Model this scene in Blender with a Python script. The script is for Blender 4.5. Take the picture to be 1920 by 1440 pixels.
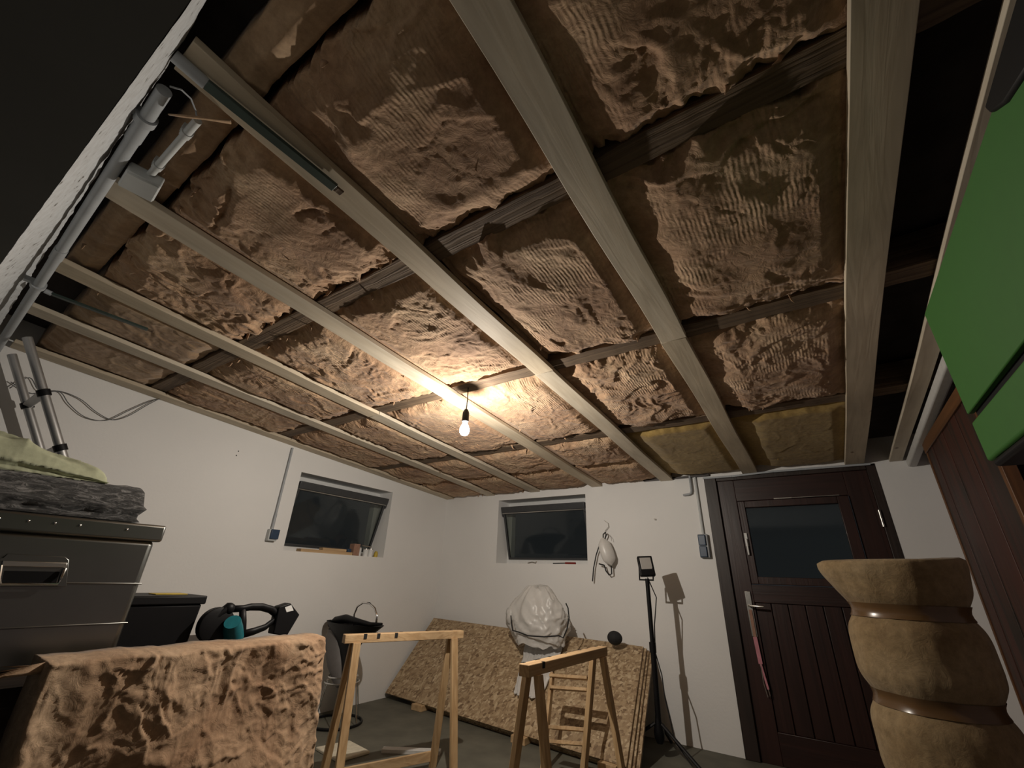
import bpy, bmesh, math, random
import numpy as np
from mathutils import Vector, Matrix
R = math.radians
rnd = random.Random(7)
col = bpy.context.scene.collection
for o in list(bpy.data.objects): bpy.data.objects.remove(o)

# ------------------------------------------------------------------ camera
CAM = np.array([0.0, 0.0, 1.15]); FPX = 803.01
YAW, PIT, ROL = -0.6099, 0.4263, 0.0389
_f = np.array([math.sin(YAW)*math.cos(PIT), math.cos(YAW)*math.cos(PIT), math.sin(PIT)])
_r0 = np.array([math.cos(YAW), -math.sin(YAW), 0]); _u0 = np.cross(_r0, _f)
_r = _r0*math.cos(ROL)+_u0*math.sin(ROL); _u = np.cross(_r, _f)
cd = bpy.data.cameras.new('camera'); cam = bpy.data.objects.new('camera', cd); col.objects.link(cam)
cd.sensor_fit = 'HORIZONTAL'; cd.sensor_width = 36; cd.lens = FPX/1920*36; cd.clip_start = 0.02; cd.clip_end = 60
mw = Matrix(((_r[0], _u[0], -_f[0], CAM[0]), (_r[1], _u[1], -_f[1], CAM[1]), (_r[2], _u[2], -_f[2], CAM[2]), (0, 0, 0, 1)))
cam.matrix_world = mw
bpy.context.scene.camera = cam

# ------------------------------------------------------------------ world and exposure (night; the pendant bulb is the only lamp)
w = bpy.data.worlds.new('night'); bpy.context.scene.world = w; w.use_nodes = True
w.node_tree.nodes['Background'].inputs[0].default_value = (0.86, 0.93, 1.0, 1)
w.node_tree.nodes['Background'].inputs[1].default_value = 0.02
vs = bpy.context.scene.view_settings
vs.view_transform = 'Standard'; vs.look = 'None'; vs.gamma = 1; vs.exposure = 0.0
try: vs.use_curve_mapping = False
except Exception: pass
BULB_POWER = 84.0
BULB_COL = (1.0, 0.915, 0.80)

# ------------------------------------------------------------------ room measures (metres)
XL, XR, YB = -4.004, 0.80, 4.325
HB, SL = 2.075, -0.0706            # underside of the battens: height at the back wall, slope
def zc(y): return HB+SL*(y-YB)
def ray(px, py):
    v = (px-960)/FPX*_r-(py-720)/FPX*_u+_f
    return v
def on_ceil(px, py, off=0.0):
    d = ray(px, py); t = (HB+off-SL*YB-CAM[2])/(d[2]-SL*d[1]); return CAM+d*t
def on_z(px, py, z): d = ray(px, py); return CAM+d*((z-CAM[2])/d[2])
def on_y(px, py, y): d = ray(px, py); return CAM+d*(y/d[1])
def on_x(px, py, x): d = ray(px, py); return CAM+d*(x/d[0])

# ------------------------------------------------------------------ naming helpers
def tag(o, label=None, cat=None, group=None, kind=None):
    if label: o['label'] = label
    if cat: o['category'] = cat
    if group: o['group'] = group
    if kind: o['kind'] = kind
    return o
def thing(name, loc, label, cat, group=None):
    o = bpy.data.objects.new(name, None); o.empty_display_size = .05; col.objects.link(o); o.location = loc
    return tag(o, label, cat, group)

class MB:
    """collects shapes in world coordinates; build() links them as one mesh object"""
    def __init__(s): s.v = []; s.f = []
    def add(s, vs_, fs):
        b = len(s.v); s.v.extend([tuple(map(float, p)) for p in vs_]); s.f.extend([tuple(i+b for i in f) for f in fs]); return s
    def box(s, a, b):
        x0, y0, z0 = a; x1, y1, z1 = b
        return s.add([(x0,y0,z0),(x1,y0,z0),(x1,y1,z0),(x0,y1,z0),(x0,y0,z1),(x1,y0,z1),(x1,y1,z1),(x0,y1,z1)],
                     [(0,3,2,1),(4,5,6,7),(0,1,5,4),(1,2,6,5),(2,3,7,6),(3,0,4,7)])
    def beam(s, p0, p1, wd, th, up=(0, 0, 1), n=1):
        p0 = Vector(p0); p1 = Vector(p1); d = (p1-p0).normalized(); up = Vector(up)
        a = d.cross(up).normalized(); b = a.cross(d).normalized(); vv = []; ff = []
        for k in range(n+1):
            c = p0.lerp(p1, k/n)
            for sa, sb in ((-1,-1),(1,-1),(1,1),(-1,1)): vv.append(c+a*sa*wd/2+b*sb*th/2)
        for k in range(n):
            o = 4*k
            for i in range(4): j = (i+1) % 4; ff.append((o+i, o+4+i, o+4+j, o+j))
        ff += [(0,1,2,3), (4*n+3,4*n+2,4*n+1,4*n)]
        return s.add(vv, ff)
    def tube(s, pts, r, n=12, closed=False, flat=1.0):
        P = [Vector(p) for p in pts]; m = len(P); rr = r if hasattr(r, '__len__') else [r]*m
        vv = []; ff = []; prev = None
        for i in range(m):
            if closed: t = (P[(i+1) % m]-P[i-1]).normalized()
            else: t = (P[min(i+1, m-1)]-P[max(i-1, 0)]).normalized()
            if prev is None:
                a = t.orthogonal().normalized()
            else:
                a = (prev-t*prev.dot(t)); a = a.normalized() if a.length > 1e-6 else t.orthogonal().normalized()
            prev = a; b = t.cross(a)
            for k in range(n):
                q = 2*math.pi*k/n; vv.append(P[i]+a*math.cos(q)*rr[i]+b*math.sin(q)*rr[i]*flat)
        for i in range(m if closed else m-1):
            o = i*n; o2 = ((i+1) % m)*n
            for k in range(n): j = (k+1) % n; ff.append((o+k, o+j, o2+j, o2+k))
        if not closed: ff += [tuple(range(n-1, -1, -1)), tuple((m-1)*n+k for k in range(n))]
        return s.add(vv, ff)
    def lathe(s, prof, c, n=32, sx=1, sy=1, axis=(0, 0, 1), fn=None):
        """prof: list of (radius, height) along axis from c"""
        ax = Vector(axis).normalized(); a = ax.orthogonal().normalized() if abs(ax.z) < .999 else Vector((1, 0, 0)); b = ax.cross(a); c = Vector(c)
        vv = []; ff = []; m = len(prof)
        for i, (r, h) in enumerate(prof):
            for k in range(n):
                q = 2*math.pi*k/n; r_ = r*(fn(q, h) if fn else 1)
                vv.append(c+ax*h+a*math.cos(q)*r_*sx+b*math.sin(q)*r_*sy)
        for i in range(m-1):
            for k in range(n): j = (k+1) % n; ff.append((i*n+k, i*n+j, (i+1)*n+j, (i+1)*n+k))
        ff += [tuple(range(n-1, -1, -1)), tuple((m-1)*n+k for k in range(n))]
        return s.add(vv, ff)
    def prism(s, poly, d):
        """poly: 3D points of a flat outline, d: extrusion vector"""
        n = len(poly); d = Vector(d); P = [Vector(p) for p in poly]
        return s.add(P+[p+d for p in P], [tuple(range(n-1, -1, -1)), tuple(range(n, 2*n))]+[(i, (i+1) % n, n+(i+1) % n, n+i) for i in range(n)])
    def grid(s, G):
        """G: array (m,n,3)"""
        m, n = G.shape[:2]
        idx = np.arange(m*n).reshape(m, n)
        q = np.stack([idx[:-1, :-1], idx[1:, :-1], idx[1:, 1:], idx[:-1, 1:]], -1).reshape(-1, 4)
        b = len(s.v); s.v.extend(map(tuple, G.reshape(-1, 3))); s.f.extend(map(tuple, q+b)); return s
    def build(s, name, mat, parent=None, loc=None, bevel=0, smooth=35, seg=2):
        base = Vector(loc) if loc is not None else Vector((0, 0, 0))
        root = parent
        while root is not None: base = base+root.location; root = root.parent
        me = bpy.data.meshes.new(name)
        me.from_pydata([(x-base.x, y-base.y, z-base.z) for x, y, z in s.v], [], s.f); me.update()
        bm = bmesh.new(); bm.from_mesh(me); bmesh.ops.recalc_face_normals(bm, faces=bm.faces); bm.to_mesh(me); bm.free()
        if smooth:
            me.shade_smooth()
            if smooth < 180: me.set_sharp_from_angle(angle=R(smooth))
        ms = mat if isinstance(mat, (list, tuple)) else [mat]
        for q in ms: me.materials.append(q)
        o = bpy.data.objects.new(name, me); col.objects.link(o)
        if parent is not None: o.parent = parent
        if loc is not None: o.location = loc
        if bevel:
            b = o.modifiers.new('bevel', 'BEVEL'); b.width = bevel; b.segments = seg; b.limit_method = 'ANGLE'; b.angle_limit = R(40)
            o.data.shade_smooth(); o.data.set_sharp_from_angle(angle=R(50))
        return o

# ------------------------------------------------------------------ numpy noise
_perm = np.random.RandomState(3).permutation(4096)
_g = np.random.RandomState(5).rand(4096)*2*np.pi
def pn(x, y, seed=0):
    x = np.asarray(x, float); y = np.asarray(y, float)
    xi = np.floor(x).astype(int); yi = np.floor(y).astype(int); xf = x-xi; yf = y-yi
    def gr(a, b, dx, dy):
        h = _g[_perm[(_perm[(a+seed*131) & 4095]+b) & 4095]]; return np.cos(h)*dx+np.sin(h)*dy
    u = xf**3*(xf*(xf*6-15)+10); v = yf**3*(yf*(yf*6-15)+10)
    a = gr(xi, yi, xf, yf); b = gr(xi+1, yi, xf-1, yf); c = gr(xi, yi+1, xf, yf-1); d = gr(xi+1, yi+1, xf-1, yf-1)
    return 1.5*((a*(1-u)+b*u)*(1-v)+(c*(1-u)+d*u)*v)
def fbm(x, y, seed=0, o=4):
    s = 0; a = 1
    for k in range(o): s = s+a*pn(x*2**k+7.3*k, y*2**k-3.1*k, seed+k); a *= .5
    return s
def sst(x, a, b):
    t = np.clip((x-a)/(b-a), 0, 1); return t*t*(3-2*t)

# ------------------------------------------------------------------ materials
def nodes(name):
    m = bpy.data.materials.new(name); m.use_nodes = True; nt = m.node_tree; b = nt.nodes['Principled BSDF']; return m, nt, b
def N(nt, t, **k):
    n = nt.nodes.new(t)
    for a, v in k.items():
        if a.startswith('_'): setattr(n, a[1:], v)
        else: n.inputs[a.replace('__', ' ')].default_value = v
    return n
def ramp(nt, stops):
    r = nt.nodes.new('ShaderNodeValToRGB'); e = r.color_ramp.elements
    while len(e) < len(stops): e.new(.5)
    for q, (p, c) in zip(e, stops): q.position = p; q.color = (*c, 1)
    return r
def coords(nt, scale=(1, 1, 1), rot=(0, 0, 0)):
    tc = nt.nodes.new('ShaderNodeTexCoord'); mp = nt.nodes.new('ShaderNodeMapping'); mp.inputs['Scale'].default_value = scale; mp.inputs['Rotation'].default_value = rot
    nt.links.new(tc.outputs['Object'], mp.inputs['Vector']); return mp.outputs['Vector']
def bump(nt, b, src, st, dist=.01, prev=None):
    n = N(nt, 'ShaderNodeBump', Strength=st, Distance=dist); nt.links.new(src, n.inputs['Height'])
    if prev: nt.links.new(prev.outputs[0], n.inputs['Normal'])
    nt.links.new(n.outputs[0], b.inputs['Normal']); return n
def plain(name, c, rough=.6, metal=0, spec=.5, var=.12, scale=30, bmp=0, emit=None, trans=0, alpha=1):
    m, nt, b = nodes(name)
    b.inputs['Roughness'].default_value = rough; b.inputs['Metallic'].default_value = metal
    b.inputs['Specular IOR Level'].default_value = spec
    if var:
        v = coords(nt); n = N(nt, 'ShaderNodeTexNoise', Scale=scale, Detail=5.0); nt.links.new(v, n.inputs['Vector'])
        r = ramp(nt, [(.3, tuple(x*(1-var) for x in c)), (.7, tuple(min(1, x*(1+var)) for x in c))])
        nt.links.new(n.outputs[0], r.inputs[0]); nt.links.new(r.outputs[0], b.inputs['Base Color'])
        if bmp: bump(nt, b, n.outputs[0], bmp, .004)
    else: b.inputs['Base Color'].default_value = (*c, 1)
    if trans: b.inputs['Transmission Weight'].default_value = trans
    if alpha < 1: b.inputs['Alpha'].default_value = alpha
    return m
def wood(name, c1, c2, axis='y', rough=.65, ring=14, knots=True, bmp=.25):
    m, nt, b = nodes(name); b.inputs['Roughness'].default_value = rough
    sc = {'x': (.5, ring, ring), 'y': (ring, .5, ring), 'z': (ring, ring, .5)}[axis]
    v = coords(nt, sc)
    n = N(nt, 'ShaderNodeTexNoise', Scale=1.0, Detail=4.0, Distortion=.6); nt.links.new(v, n.inputs['Vector'])
    wv = N(nt, 'ShaderNodeMath', _operation='MULTIPLY'); wv.inputs[1].default_value = 9.0; nt.links.new(n.outputs[0], wv.inputs[0])
    fr = N(nt, 'ShaderNodeMath', _operation='PINGPONG'); fr.inputs[1].default_value = 1.0; nt.links.new(wv.outputs[0], fr.inputs[0])
    r = ramp(nt, [(0, c1), (.6, tuple((p+q)/2 for p, q in zip(c1, c2))), (1, c2)]); nt.links.new(fr.outputs[0], r.inputs[0])
    last = r.outputs[0]
    v2 = coords(nt, tuple(4*k/ring if k > 1 else 1.2 for k in sc)); n2 = N(nt, 'ShaderNodeTexNoise', Scale=1.5, Detail=3.0); nt.links.new(v2, n2.inputs['Vector'])
    r2 = ramp(nt, [(.3, (.72, .72, .72)), (.7, (1.1, 1.1, 1.1))]); nt.links.new(n2.outputs[0], r2.inputs[0])
    mx = N(nt, 'ShaderNodeMix', _data_type='RGBA', _blend_type='MULTIPLY'); mx.inputs[0].default_value = 1
    nt.links.new(last, mx.inputs[6]); nt.links.new(r2.outputs[0], mx.inputs[7]); last = mx.outputs[2]
    if knots:
        ks = {'x': (1.6, 9, 9), 'y': (9, 1.6, 9), 'z': (9, 9, 1.6)}[axis]
        v3 = coords(nt, tuple(3.2 if k > 5 else 3.2*.55 for k in ks))
        vo = N(nt, 'ShaderNodeTexVoronoi', Scale=1.6); nt.links.new(v3, vo.inputs['Vector'])
        r3 = ramp(nt, [(.03, (.25, .16, .1)), (.075, (1, 1, 1))]); nt.links.new(vo.outputs['Distance'], r3.inputs[0])
        m2 = N(nt, 'ShaderNodeMix', _data_type='RGBA', _blend_type='MULTIPLY'); m2.inputs[0].default_value = .8
        nt.links.new(last, m2.inputs[6]); nt.links.new(r3.outputs[0], m2.inputs[7]); last = m2.outputs[2]
    nt.links.new(last, b.inputs['Base Color'])
    if bmp: bump(nt, b, fr.outputs[0], bmp, .002)
    return m
def insul(name, dark, mid, light, rib=.5, ribscale=21, fine=.5, axis='x'):
    m, nt, b = nodes(name); b.inputs['Roughness'].default_value = .85; b.inputs['Specular IOR Level'].default_value = .25
    b.inputs['Sheen Weight'].default_value = .12; b.inputs['Sheen Roughness'].default_value = .5
    v = coords(nt)
    n = N(nt, 'ShaderNodeTexNoise', Scale=2.6, Detail=7.0, Roughness=.6, Distortion=.5); nt.links.new(v, n.inputs['Vector'])
    r = ramp(nt, [(.32, dark), (.5, mid), (.68, light)]); nt.links.new(n.outputs[0], r.inputs[0])
    n3 = N(nt, 'ShaderNodeTexNoise', Scale=35.0, Detail=5.0, Roughness=.7); nt.links.new(v, n3.inputs['Vector'])
    r3 = ramp(nt, [(.3, (.74, .72, .70)), (.7, (1.16, 1.16, 1.16))]); nt.links.new(n3.outputs[0], r3.inputs[0])
    mx = N(nt, 'ShaderNodeMix', _data_type='RGBA', _blend_type='MULTIPLY'); mx.inputs[0].default_value = 1
    nt.links.new(r.outputs[0], mx.inputs[6]); nt.links.new(r3.outputs[0], mx.inputs[7]); nt.links.new(mx.outputs[2], b.inputs['Base Color'])
    last = None
    if rib:
        wv = N(nt, 'ShaderNodeTexWave', Scale=float(ribscale), Distortion=4.5, Detail=2.5); wv.inputs['Detail Scale'].default_value = .6
        wv.bands_direction = axis.upper(); nt.links.new(v, wv.inputs['Vector'])
        n4 = N(nt, 'ShaderNodeTexNoise', Scale=3.1, Detail=2.0); nt.links.new(v, n4.inputs['Vector'])
        r4 = ramp(nt, [(.46, (0, 0, 0)), (.62, (1, 1, 1))]); nt.links.new(n4.outputs[0], r4.inputs[0])
        ml = N(nt, 'ShaderNodeMath', _operation='MULTIPLY'); nt.links.new(wv.outputs['Fac'], ml.inputs[0]); nt.links.new(r4.outputs[0], ml.inputs[1])
        n6 = N(nt, 'ShaderNodeTexNoise', Scale=17.0, Detail=3.0); nt.links.new(v, n6.inputs['Vector']); r6 = ramp(nt, [(.38, (.15, .15, .15)), (.6, (1, 1, 1))]); nt.links.new(n6.outputs[0], r6.inputs[0])
        m6 = N(nt, 'ShaderNodeMath', _operation='MULTIPLY'); nt.links.new(ml.outputs[0], m6.inputs[0]); nt.links.new(r6.outputs[0], m6.inputs[1])
        last = bump(nt, b, m6.outputs[0], rib, .006)
    n5 = N(nt, 'ShaderNodeTexNoise', Scale=22.0, Detail=8.0, Roughness=.65, Distortion=1.2); nt.links.new(v, n5.inputs['Vector'])
    bump(nt, b, n5.outputs[0], fine, .012, last)
    return m
def osb(name):
    m, nt, b = nodes(name); b.inputs['Roughness'].default_value = .6; outs = []
    for rot, sc in (((0, .2, 0), (11, 60, 60)), ((.5, 0, 0), (60, 60, 13)), ((0, .9, .1), (13, 55, 55))):
        v = coords(nt, (1, 1, 1), rot); mp = N(nt, 'ShaderNodeMapping'); mp.inputs['Scale'].default_value = sc; nt.links.new(v, mp.inputs['Vector'])
        vo = N(nt, 'ShaderNodeTexVoronoi', Scale=1.0); nt.links.new(mp.outputs[0], vo.inputs['Vector']); bw = N(nt, 'ShaderNodeSeparateColor'); nt.links.new(vo.outputs['Color'], bw.inputs[0]); outs.append(bw)
    def pick(a, b_, f):
        st = N(nt, 'ShaderNodeMath', _operation='GREATER_THAN'); st.inputs[1].default_value = .52; nt.links.new(f, st.inputs[0])
        mx = N(nt, 'ShaderNodeMix'); nt.links.new(st.outputs[0], mx.inputs[0]); nt.links.new(a, mx.inputs[2]); nt.links.new(b_, mx.inputs[3]); return mx.outputs[0]
    h = pick(outs[0].outputs[0], outs[1].outputs[0], outs[1].outputs[1]); h = pick(h, outs[2].outputs[0], outs[2].outputs[1])
    r = ramp(nt, [(.0, (.17, .105, .055)), (.25, (.30, .205, .115)), (.7, (.40, .29, .17)), (1, (.55, .43, .28))]); nt.links.new(h, r.inputs[0])
    nt.links.new(r.outputs[0], b.inputs['Base Color']); bump(nt, b, h, .25, .002)
    return m
def plaster(name, c, sc=60, bmp=.25, blotch=.06):
    m, nt, b = nodes(name); b.inputs['Roughness'].default_value = .9; v = coords(nt)
    n = N(nt, 'ShaderNodeTexNoise', Scale=1.3, Detail=5.0); nt.links.new(v, n.inputs['Vector'])
    r = ramp(nt, [(.3, tuple(x*(1-blotch) for x in c)), (.7, c)]); nt.links.new(n.outputs[0], r.inputs[0]); nt.links.new(r.outputs[0], b.inputs['Base Color'])
    n2 = N(nt, 'ShaderNodeTexNoise', Scale=sc, Detail=4.0); nt.links.new(v, n2.inputs['Vector']); bump(nt, b, n2.outputs[0], bmp, .003)
    return m
M = {}
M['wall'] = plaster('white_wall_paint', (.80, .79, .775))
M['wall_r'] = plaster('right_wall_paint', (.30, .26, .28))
def lintel_mat():
    m, nt, b = nodes('rough_lintel_plaster'); b.inputs['Roughness'].default_value = .95; v = coords(nt)
    n = N(nt, 'ShaderNodeTexNoise', Scale=38.0, Detail=4.0, Roughness=.5); nt.links.new(v, n.inputs['Vector'])
    r = ramp(nt, [(.29, (.10, .09, .08)), (.34, (.46, .47, .48)), (.6, (.54, .56, .58))]); nt.links.new(n.outputs[0], r.inputs[0]); nt.links.new(r.outputs[0], b.inputs['Base Color'])
    bump(nt, b, n.outputs[0], .5, .006); return m
M['lintel'] = lintel_mat()
M['soffit_shade'] = plain('shaded_soffit_grey', (.10, .104, .10), .8, var=.05, scale=4)  # shade under the lintel is put into this dark grey
M['floor'] = plain('worn_concrete_floor', (.115, .11, .085), .75, var=.22, scale=5, bmp=.3)
M['deck'] = plain('dark_roof_boards', (.045, .035, .03), .9, var=.3, scale=8)
M['pine'] = wood('pale_pine', (.62, .545, .43), (.56, .48, .365), 'y', bmp=.12)
M['pine_b'] = wood('pale_pine_warmer', (.60, .51, .38), (.53, .44, .32), 'y', ring=18, bmp=.12)
M['pine_h'] = wood('sawhorse_pine', (.60, .41, .22), (.46, .29, .14), 'z', ring=16)
M['pine_hy'] = wood('sawhorse_beam_pine', (.62, .43, .24), (.48, .31, .16), 'y', ring=16)
M['oldwood'] = wood('old_joist_wood', (.17, .115, .07), (.09, .058, .036), 'x', .85, 26, False, .7)
M['ins'] = insul('brown_glass_wool', (.29, .165, .095), (.44, .28, .17), (.56, .395, .25), .6, 21, fine=.7)
M['ins_s'] = insul('smooth_golden_glass_wool', (.30, .19, .11), (.37, .245, .145), (.44, .31, .195), 0, fine=.18)
M['ins_y'] = insul('yellow_glass_wool', (.28, .185, .06), (.35, .235, .075), (.42, .295, .11), 0, fine=.15)
M['ins_slab'] = insul('slab_glass_wool', (.30, .18, .105), (.42, .28, .175), (.52, .375, .25), 0, fine=.4)
M['ins_roll'] = insul('roll_glass_wool', (.17, .11, .05), (.235, .165, .085), (.30, .225, .13), 0, fine=.4)
M['strap'] = plain('brown_packing_tape', (.11, .06, .025), .25, var=.1, scale=10)
M['grey_pvc'] = plain('grey_conduit', (.34, .36, .38), .5, var=.08, scale=12)
M['light_pvc'] = plain('light_grey_conduit', (.50, .52, .52), .5, var=.06, scale=12)
M['dark_rod'] = plain('dark_green_steel', (.035, .055, .048), .45, var=.2, scale=20)
M['black'] = plain('black_plastic', (.005, .005, .006), .5, spec=.25, var=.1)
M['blackr'] = plain('black_rubber', (.012, .012, .013), .8, var=.2)
M['white_pvc'] = plain('white_window_frame', (.74, .74, .73), .4, var=.03)
M['sash'] = plain('dark_grey_sash', (.045, .047, .05), .45, var=.1)
def glass_mat(name, tint, rough=.06):
    m, nt, b = nodes(name); nt.nodes.remove(b); out = nt.nodes['Material Output']
    t = N(nt, 'ShaderNodeBsdfTransparent'); t.inputs[0].default_value = (*tint, 1)
    g = N(nt, 'ShaderNodeBsdfGlossy', Roughness=rough); g.inputs[0].default_value = (.55, .57, .58, 1)
    f = N(nt, 'ShaderNodeFresnel', IOR=1.5); mx = N(nt, 'ShaderNodeMixShader')
    nt.links.new(f.outputs[0], mx.inputs[0]); nt.links.new(t.outputs[0], mx.inputs[1]); nt.links.new(g.outputs[0], mx.inputs[2]); nt.links.new(mx.outputs[0], out.inputs[0]); return m
M['glass'] = glass_mat('window_glass', (.7, .72, .7))
M['blue'] = plain('dark_blue_plastic', (.02, .045, .09), .4, var=.08)
M['door'] = wood('dark_red_brown_door_wood', (.034, .012, .009), (.022, .008, .006), 'z', .42, 12, False, .15)
M['doorx'] = wood('dark_red_brown_door_rail', (.034, .012, .009), (.022, .008, .006), 'x', .42, 12, False, .15)
M['doorframe'] = wood('dark_brown_door_frame', (.03, .018, .014), (.02, .012, .009), 'z', .5, 12, False, .2)
M['steel'] = plain('brushed_steel', (.62, .60, .56), .3, 1.0, var=.05)
M['chrome'] = plain('chrome', (.72, .71, .70), .12, 1.0, var=0)
M['alu'] = plain('aluminium_sheet', (.24, .245, .235), .30, 1.0, var=.08, scale=3)
M['alu_rail'] = plain('aluminium_ladder', (.50, .50, .50), .42, .85, var=.08, scale=9)
M['green'] = plain('green_lacquer', (.026, .125, .014), .6, var=.03)
M['orange'] = wood('orange_stained_edge', (.16, .065, .02), (.11, .045, .014), 'z', .5, 12, False, .2)
M['orange_y'] = wood('orange_stained_top_edge', (.16, .065, .02), (.11, .045, .014), 'y', .5, 12, False, .2)
M['rustic'] = wood('streaky_reddish_boards', (.065, .020, .012), (.022, .016, .011), 'z', .5, 7, True, .3)
M['osb'] = osb('osb_board'); M['pink'] = plain('pink_ribbon', (.50, .20, .24), .7)
M['teal'] = plain('teal_plastic', (.01, .13, .16), .4)
M['bag'] = plain('translucent_white_plastic', (.70, .68, .65), .35, var=.06, scale=8, trans=.12, alpha=.93)
M['bottle'] = plain('milky_plastic', (.68, .66, .63), .35, var=.03)
M['fur'] = None
def fur_mat():
    m, nt, b = nodes('mottled_grey_fur'); b.inputs['Roughness'].default_value = .95; b.inputs['Sheen Weight'].default_value = .2
    v = coords(nt, (1, .45, 1.6)); n = N(nt, 'ShaderNodeTexNoise', Scale=34.0, Detail=8.0, Roughness=.75, Distortion=1.5); nt.links.new(v, n.inputs['Vector'])
    r = ramp(nt, [(.40, (.012, .012, .012)), (.52, (.07, .068, .066)), (.66, (.34, .33, .325))]); nt.links.new(n.outputs[0], r.inputs[0]); nt.links.new(r.outputs[0], b.inputs['Base Color'])
    bump(nt, b, n.outputs[0], .9, .012); return m
M['fur'] = fur_mat()
M['towel'] = plain('pale_green_towel', (.46, .48, .33), .95, var=.10, scale=40, bmp=.35)
M['cream'] = plain('cream_cloth', (.62, .57, .45), .9, var=.1)
M['brownbox'] = plain('pinkish_brown_card', (.30, .17, .12), .8)
M['white'] = plain('white_paint', (.68, .68, .67), .6, var=.05)
M['canister'] = plain('grey_green_plastic', (.34, .38, .34), .5)
M['cable'] = plain('dark_grey_cable', (.13, .135, .14), .5)
M['whiteplank'] = plain('white_trim_board', (.55, .54, .52), .55, var=.06)
M['yellow'] = plain('yellow_plastic', (.5, .36, .04), .5)
M['red'] = plain('red_plastic', (.22, .02, .015), .4)
M['lamp_glass'] = plain('frosted_lamp_glass', (.40, .38, .36), .25, var=.02)
M['bench'] = wood('dark_bench_wood', (.045, .03, .02), (.025, .017, .012), 'y', .7, 10, False, .2)
M['shellgrey'] = plain('grey_shell', (.13, .12, .115), .6, var=.05)
def emis(name, c, s):
    m, nt, b = nodes(name); b.inputs['Emission Color'].default_value = (*c, 1); b.inputs['Emission Strength'].default_value = s; b.inputs['Base Color'].default_value = (.8, .8, .8, 1); return m
def bulb_mat():
    m, nt, b = nodes('glowing_bulb_glass'); nt.nodes.remove(b); t = nt.nodes.new('ShaderNodeBsdfTransparent'); e = N(nt, 'ShaderNodeEmission', Strength=6.0); e.inputs[0].default_value = (1, .93, .82, 1)
    a = nt.nodes.new('ShaderNodeAddShader'); nt.links.new(t.outputs[0], a.inputs[0]); nt.links.new(e.outputs[0], a.inputs[1]); nt.links.new(a.outputs[0], nt.nodes['Material Output'].inputs[0]); return m
M['bulb'] = bulb_mat()

# ================================================================== STRUCTURE
def struct(o): o['kind'] = 'structure'; return o
struct(MB().box((XL-.4, -1.6, -.1), (XR+.4, YB+.4, 0)).build('floor', M['floor']))
W1 = (2.252, 3.398, 1.309, 2.013)     # window in the left wall: y0 y1 z0 z1
W2 = (-3.150, -2.001, 1.307, 2.010)   # window in the back wall: x0 x1 z0 z1
DX0, DX1, DZ = -0.785, 0.475, 2.075
mb = MB()
mb.box((XL-.36, -1.6, 0), (XL, W1[0], 2.62)).box((XL-.36, W1[1], 0), (XL, YB+.36, 2.62))
mb.box((XL-.36, W1[0], 0), (XL, W1[1], W1[2])).box((XL-.36, W1[0], W1[3]), (XL, W1[1], 2.62))
struct(mb.build('wall_left', M['wall']))
mb = MB()
mb.box((XL, YB, 0), (W2[0], YB+.36, 2.3)).box((W2[1], YB, 0), (DX0, YB+.36, 2.3)).box((DX1, YB, 0), (XR+.24, YB+.36, 2.3))
mb.box((W2[0], YB, 0), (W2[1], YB+.36, W2[2])).box((W2[0], YB, W2[3]), (W2[1], YB+.36, 2.3)).box((DX0, YB, DZ), (DX1, YB+.36, 2.3))
struct(mb.build('wall_back', M['wall']))
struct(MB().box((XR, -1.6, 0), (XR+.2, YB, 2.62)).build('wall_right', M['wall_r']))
# lintel over the garage opening: rough plaster face splayed towards the room
nx = 420; xs = np.linspace(XL, XR, nx); G = []
def ytop(x): return max(.010, .028+(-.94-x)*.0155)*.97
def ylow(x): return min(.006, .004+(x+.756)*.026)
for k in range(12):
    t = k/11; zz = 2.100+.30*t
    yl = np.array([ylow(x) for x in xs]); yt = np.array([ytop(x) for x in xs])
    wob = (.0035*fbm(xs*11, np.full(nx, k*.5), 21)+.004*pn(xs*1.3, np.full(nx, k*.15), 22))*min(1, .3+t*1.5)
    G.append(np.stack([xs, yl+(yt*1.02-yl)*t+wob-.0*t, np.full(nx, zz)+wob*.3], -1))
lowrow = [(x, ylow(x)) for x in xs]
mb = MB().grid(np.array(G)); mb.prism([(XL, -.30, 2.105), (XR, -.30, 2.105), (XR, -.0, 2.105), (-.76, -.0, 2.105), (XL, ylow(XL)-.004, 2.105)], (0, 0, .5))
mb.box((XL, -.2, 2.40), (XR, .0, 2.6))
struct(mb.build('wall_front', M['lintel'], smooth=180))
struct(MB().prism([(XL, -1.55, 2.085), (XR, -1.55, 2.085), (XR, .002, 2.085), (-.76, .002, 2.085), (XL, ylow(XL), 2.085)], (0, 0, .014)).build('soffit_shade_panel', M['soffit_shade']))  # panel added as the lintel underside, its shade painted in as dark grey
# roof deck
def slab(x0, x1, y0, y1, o0, o1, mbx): 
    return mbx.add([(x, y, zc(y)+o) for o in (o0, o1) for x, y in ((x0,y0),(x1,y0),(x1,y1),(x0,y1))], [(0,3,2,1),(4,5,6,7),(0,1,5,4),(1,2,6,5),(2,3,7,6),(3,0,4,7)])
struct(slab(XL-.2, XR+.2, -.1, YB+.3, .20, .23, MB()).build('ceiling', M['deck']))

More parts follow.
